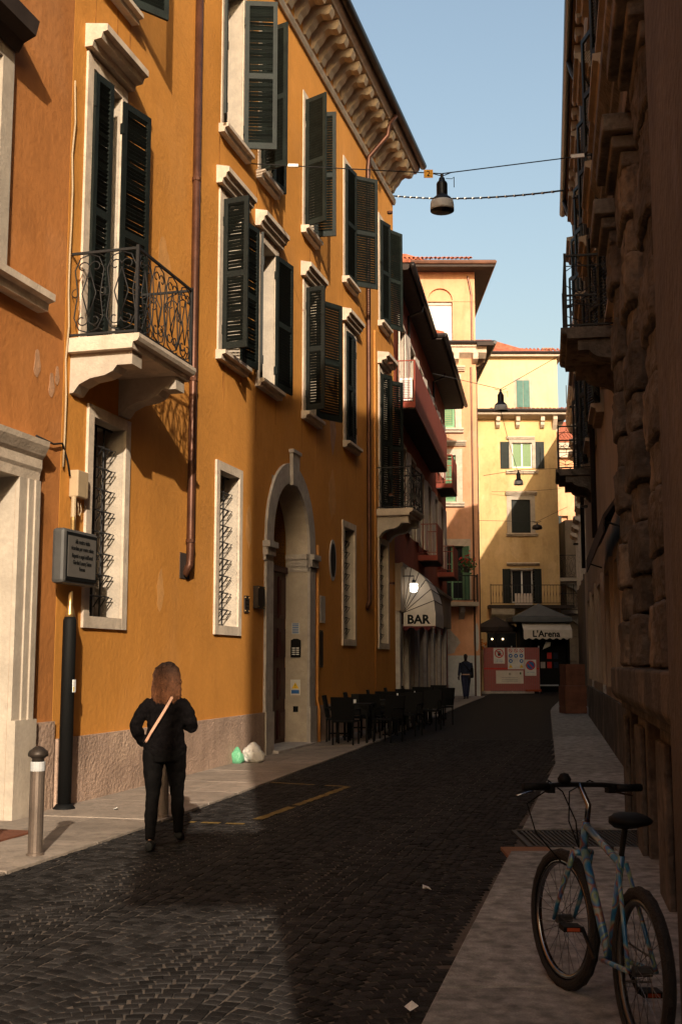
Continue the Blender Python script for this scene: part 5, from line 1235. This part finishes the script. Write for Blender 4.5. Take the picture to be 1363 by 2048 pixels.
    for i in range(len(pts) - 1):
        a, b_ = Vector(pts[i]), Vector(pts[i+1]); dv = (b_ - a).normalized(); out = Vector((a.x*.3, a.y - .02, 0)).normalized(); sd_ = dv.cross(out).normalized() * .0125
        sm.add([tuple(a - sd_), tuple(a + sd_), tuple(b_ + sd_), tuple(b_ - sd_), tuple(a - sd_ + out*.005), tuple(a + sd_ + out*.005), tuple(b_ + sd_ + out*.005), tuple(b_ - sd_ + out*.005)], [(0,1,2,3), (4,5,6,7), (0,1,5,4), (1,2,6,5), (2,3,7,6), (3,0,4,7)])
    so_ = sm.build('strap', 'strap', t); so_.location = (0, -.014, 0)
    MB().box(-.16, -.02, .155, .21, .82, .98).build('handbag', 'strap', t, bevel=.02)
    t.scale = (.95, .95, .955)
wm = woman()
def man():
    t = thing('person', 'distant man in dark blue clothes with a shoulder bag by the white wall', 'person', (5.0, 46.6, gz(46.6) + .03), R(170))
    legs = [[((s*.09, 0, .92), .10, .11), ((s*.085, d*.4, .70), .085, .09), ((s*.07, d*.6, .48), .065, .068), ((s*.05, d, .25), .058, .06), ((s*.045, d*1.1, .08), .045, .05)] for s, d in ((1, .10), (-1, -.12))]
    torso = [((0, 0, .88), .16, .11), ((0, 0, 1.0), .165, .115), ((0, 0, 1.2), .18, .12), ((0, 0, 1.38), .205, .115), ((0, 0, 1.46), .15, .09), ((0, 0, 1.50), .07, .065)]
    head = [((0, 0, 1.48), .055, .055), ((0, .02, 1.55), .06, .065), ((0, .025, 1.62), .073, .092), ((0, .02, 1.69), .076, .098), ((0, .01, 1.745), .055, .07), ((0, .01, 1.765), .02, .025)]
    armL = [((.19, 0, 1.42), .06, .06), ((.23, -.02, 1.25), .05, .05), ((.25, -.02, 1.12), .045, .045), ((.27, .06, .93), .036, .036), ((.27, .08, .88), .03, .03)]
    armR = [((-.19, 0, 1.42), .06, .06), ((-.23, 0, 1.25), .05, .05), ((-.23, .03, 1.12), .045, .045), ((-.19, .12, .95), .036, .036), ((-.17, .15, .9), .03, .03)]
    feet = [[((s*.045, d*1.1 - .05, .04), .035, .04), ((s*.05, d*1.1 + .06, .035), .045, .032), ((s*.06, d*1.1 + .16, .028), .038, .022)] for s, d in ((1, .10), (-1, -.12))]
    nose = [((0, .108, 1.635), .014, .012), ((0, .125, 1.62), .014, .012), ((0, .112, 1.605), .012, .01)]
    loft_body('body', [torso, head, armL, armR, nose] + legs + feet + hand((.27, .09, .86), (.1, .2, -1)) + hand((-.165, .16, .88), (.1, .4, -.8)), 'hairtop', t, .013, 2)
    g = lambda L, k=.014: [(c, a + k, b_ + k) for c, a, b_ in L]
    loft_body('jacket', [g(torso[:-1]), g(armL[:-1]), g(armR[:-1])], 'navy', t, .014, 2)
    loft_body('trousers', [[((0, 0, .84), .15, .11), ((0, 0, .97), .168, .12)]] + [g(L) for L in legs], 'denim', t, .014, 2)
    loft_body('hair', [[((0, -.01, 1.63), .075, .085), ((0, .0, 1.70), .083, .104), ((0, .0, 1.75), .065, .08), ((0, .0, 1.78), .02, .03)]], 'hairtop', t, .014, 2)
    MB().box(-.30, -.18, -.14, .12, .82, 1.22).build('shoulder_bag', 'black', t, bevel=.03)
    MB().tube([(.12, .12, 1.46), (0, .14, 1.3), (-.15, .13, 1.12), (-.2, .1, 1.05)], .018, 5).build('strap', 'black', t)
    MB().box(-.16, .14, .125, .14, .94, .985).build('hem', 'strap', t)
man()

# ================================================================== BICYCLE
bk = thing('bicycle', 'bicycle with paint splashed frame parked against the shaded right wall', 'bicycle', (1.262, 5.08, gz(5) + .032))
bk.rotation_euler = (R(2), 0, R(90 + 5.2))                  # local x forward
RW = .345
def wheel(parent, loc, rz, front):
    wl = inst(None, 'wheel', parent, loc, (0, 0, rz))
    ty = MB(); n = 48; prof = [(.0, .026), (.016, .022), (.025, .008), (.025, -.008), (.018, -.020)]
    vs = []; fs = []; q = [(-y, r) for y, r in prof[::-1]] + prof
    q = [(y, RW - .03 + r) for y, r in q]; k = len(q)
    for i in range(n):
        a = 2*pi*i/n
        for j, (y, r) in enumerate(q):
            rr_ = r + (.005 if (i % 2 and r > RW - .012) else 0); vs.append((rr_*math.cos(a), y, rr_*math.sin(a)))
        for j in range(k): fs.append((i*k+j, i*k+(j+1) % k, ((i+1) % n)*k+(j+1) % k, ((i+1) % n)*k+j))
    MB().add(vs, fs).build('tyre', 'tyre', wl)
    vs = []; fs = []; q = [(-.014, RW - .052), (.014, RW - .052), (.013, RW - .075), (-.013, RW - .075)]
    for i in range(n):
        a = 2*pi*i/n
        for y, r in q: vs.append((r*math.cos(a), y, r*math.sin(a)))
        for j in range(4): fs.append((i*4+j, i*4+(j+1) % 4, ((i+1) % n)*4+(j+1) % 4, ((i+1) % n)*4+j))
    MB().add(vs, fs).build('rim', 'chrome' if front else 'spoke', wl, smooth=True)
    s = MB()
    for i in range(28):
        a = 2*pi*i/28; b_ = a + (1 if i % 4 < 2 else -1)*.9; y = .028 if i % 2 else -.028
        s.tube([(.02*math.cos(b_), y, .02*math.sin(b_)), ((RW - .07)*math.cos(a), 0, (RW - .07)*math.sin(a))], .0016, 3)
    s.build('spoke', 'spoke', wl)
    MB().prism([(.022*math.cos(2*pi*i/12), .022*math.sin(2*pi*i/12)) for i in range(12)], 'y', -.04, .04).build('hub', 'spoke', wl)
    return wl
wheel(bk, (0, 0, RW), 0, False)
stx, sta = .86, R(12)                                           # steering axis foot and turn
FW = 1.03
bb = (.43, 0, .29); st_t = (.27, 0, .78); hd_t = (.80, 0, .86); hd_b = (.845, 0, .70)
fr_ = MB(); fr_.tube([bb, st_t], .017, 10).tube([(.285, 0, .74), (.805, 0, .84)], .018, 10).tube([bb, (.84, 0, .72)], .021, 10).tube([hd_b, hd_t], .021, 10)
for y in (-.055, .055): fr_.tube([(0, y*1.1, RW), (.26, y*.35, .745)], .010, 8).tube([(0, y*1.1, RW), (.38, y, .30), bb], .012, 8)
fr_.build('frame', 'splash', bk, smooth=True)
fk = inst(None, 'front_assembly', bk, (.82, 0, 0), (0, 0, sta))
ff = MB()
for y in (-.055, .055): ff.tube([(.03, y*.9, .70), (.06, y, .62), (.16, y*1.1, .44), (.21, y*1.05, RW)], [.015, .014, .012, .009], 8)
ff.tube([(.03, -.06, .70), (.03, .06, .70)], .015, 8); ff.build('fork', 'splash', fk, smooth=True)
wheel_f = wheel(bk, (.82 + .21*math.cos(sta), .21*math.sin(sta), RW), sta, True)
MB().tube([(-.02, 0, .86), (-.035, 0, .94), (.03, 0, 1.0), (.06, 0, 1.03)], .015, 8).build('stem', 'chrome', fk, smooth=True)
MB().tube([(.02, -.31, 1.02), (.05, -.12, 1.03), (.06, 0, 1.03), (.05, .12, 1.03), (.02, .31, 1.02)], .013, 8).build('handlebar', 'blackm', fk, smooth=True)
gm = MB().tube([(0, 0, 0), (-.01, .14, -.002)], .020, 8).mesh('grip', 'black', True); inst(gm, 'grip', fk, (.03, .19, 1.024)); inst(gm, 'grip', fk, (.022, -.33, 1.02))
for s in (1, -1):
    MB().tube([(.05, s*.17, 1.01), (.10, s*.19, 1.0), (.12, s*.25, .985), (.10, s*.33, .97)], [.010, .008, .006, .005], 6).build('brake_lever', 'chrome', fk, smooth=True)
    MB().box(.03, .07, s*.15, s*.19, .99, 1.03).build('brake_mount', 'black', fk)
    MB().tube([(.07, s*.16, 1.01), (.17, s*.12, 1.04), (.20, s*.02, .98), (.13, -s*.02, .84), (.06, 0, .72)], .004, 5).build('brake_cable', 'black', fk, smooth=True)
MB().tube([(.08, .17, 1.0), (.20, .22, .92), (.18, .18, .78), (.08, .08, .64)], .004, 5).build('brake_cable', 'black', fk, smooth=True)
MB().lathe([(.03, 0), (.035, .02), (.02, .045), (.001, .05)], 12, (.05, .09, 1.04)).build('bell', 'black', fk, smooth=True)
MB().tube([st_t, (.225, 0, .90)], .013, 8).build('seat_post', 'blackm', bk)
sdl = bmesh.new(); bmesh.ops.create_icosphere(sdl, subdivisions=3, radius=1)
for v in sdl.verts:
    p = v.co; tt = (p.x + 1)/2; wid = .095*(1 - tt)**.8 + .03; v.co = Vector((.20 + p.x*.135, p.y*wid*(1.05 if p.x < 0 else 1), .935 + p.z*.035 + (.015 if p.x < 0 else 0)))
me = bpy.data.meshes.new('saddle'); sdl.to_mesh(me); sdl.free(); me.materials.append(M['black']); me.polygons.foreach_set('use_smooth', [True]*len(me.polygons)); inst(me, 'saddle', bk)
cg = MB(); 
for k in range(32):
    a = 2*pi*k/32; a2 = 2*pi*(k+.5)/32; cg.add([(bb[0] + .06*math.cos(a), -.05, bb[2] + .06*math.sin(a)), (bb[0] + .095*math.cos(a), -.05, bb[2] + .095*math.sin(a)), (bb[0] + .10*math.cos(a2), -.05, bb[2] + .10*math.sin(a2)), (bb[0] + .095*math.cos(2*pi*(k+1)/32), -.05, bb[2] + .095*math.sin(2*pi*(k+1)/32)), (bb[0] + .06*math.cos(2*pi*(k+1)/32), -.05, bb[2] + .06*math.sin(2*pi*(k+1)/32))], [(0, 1, 2, 3, 4)])
cg.build('chainring', 'spoke', bk)
for s, dx, dz in ((1, .13, .11), (-1, -.13, -.11)):
    cr_ = MB().tube([(bb[0], s*.07, bb[2]), (bb[0] + dx, s*.09, bb[2] + dz)], .011, 6).build('crank', 'blackm', bk)
    pd = MB().box(bb[0] + dx - .045, bb[0] + dx + .045, s*.10, s*.19, bb[2] + dz - .012, bb[2] + dz + .012).build('pedal', 'black', bk)
    MB().box(bb[0] + dx - .047, bb[0] + dx - .0455, s*.115, s*.175, bb[2] + dz - .008, bb[2] + dz + .008).build('reflector', 'orangep', pd)
MB().tube([(.03, -.05, RW + .05), (.43, -.05, bb[2] + .095)], .005, 4).tube([(.03, -.05, RW - .05), (.43, -.05, bb[2] - .095)], .005, 4).build('chain', 'spoke', bk)
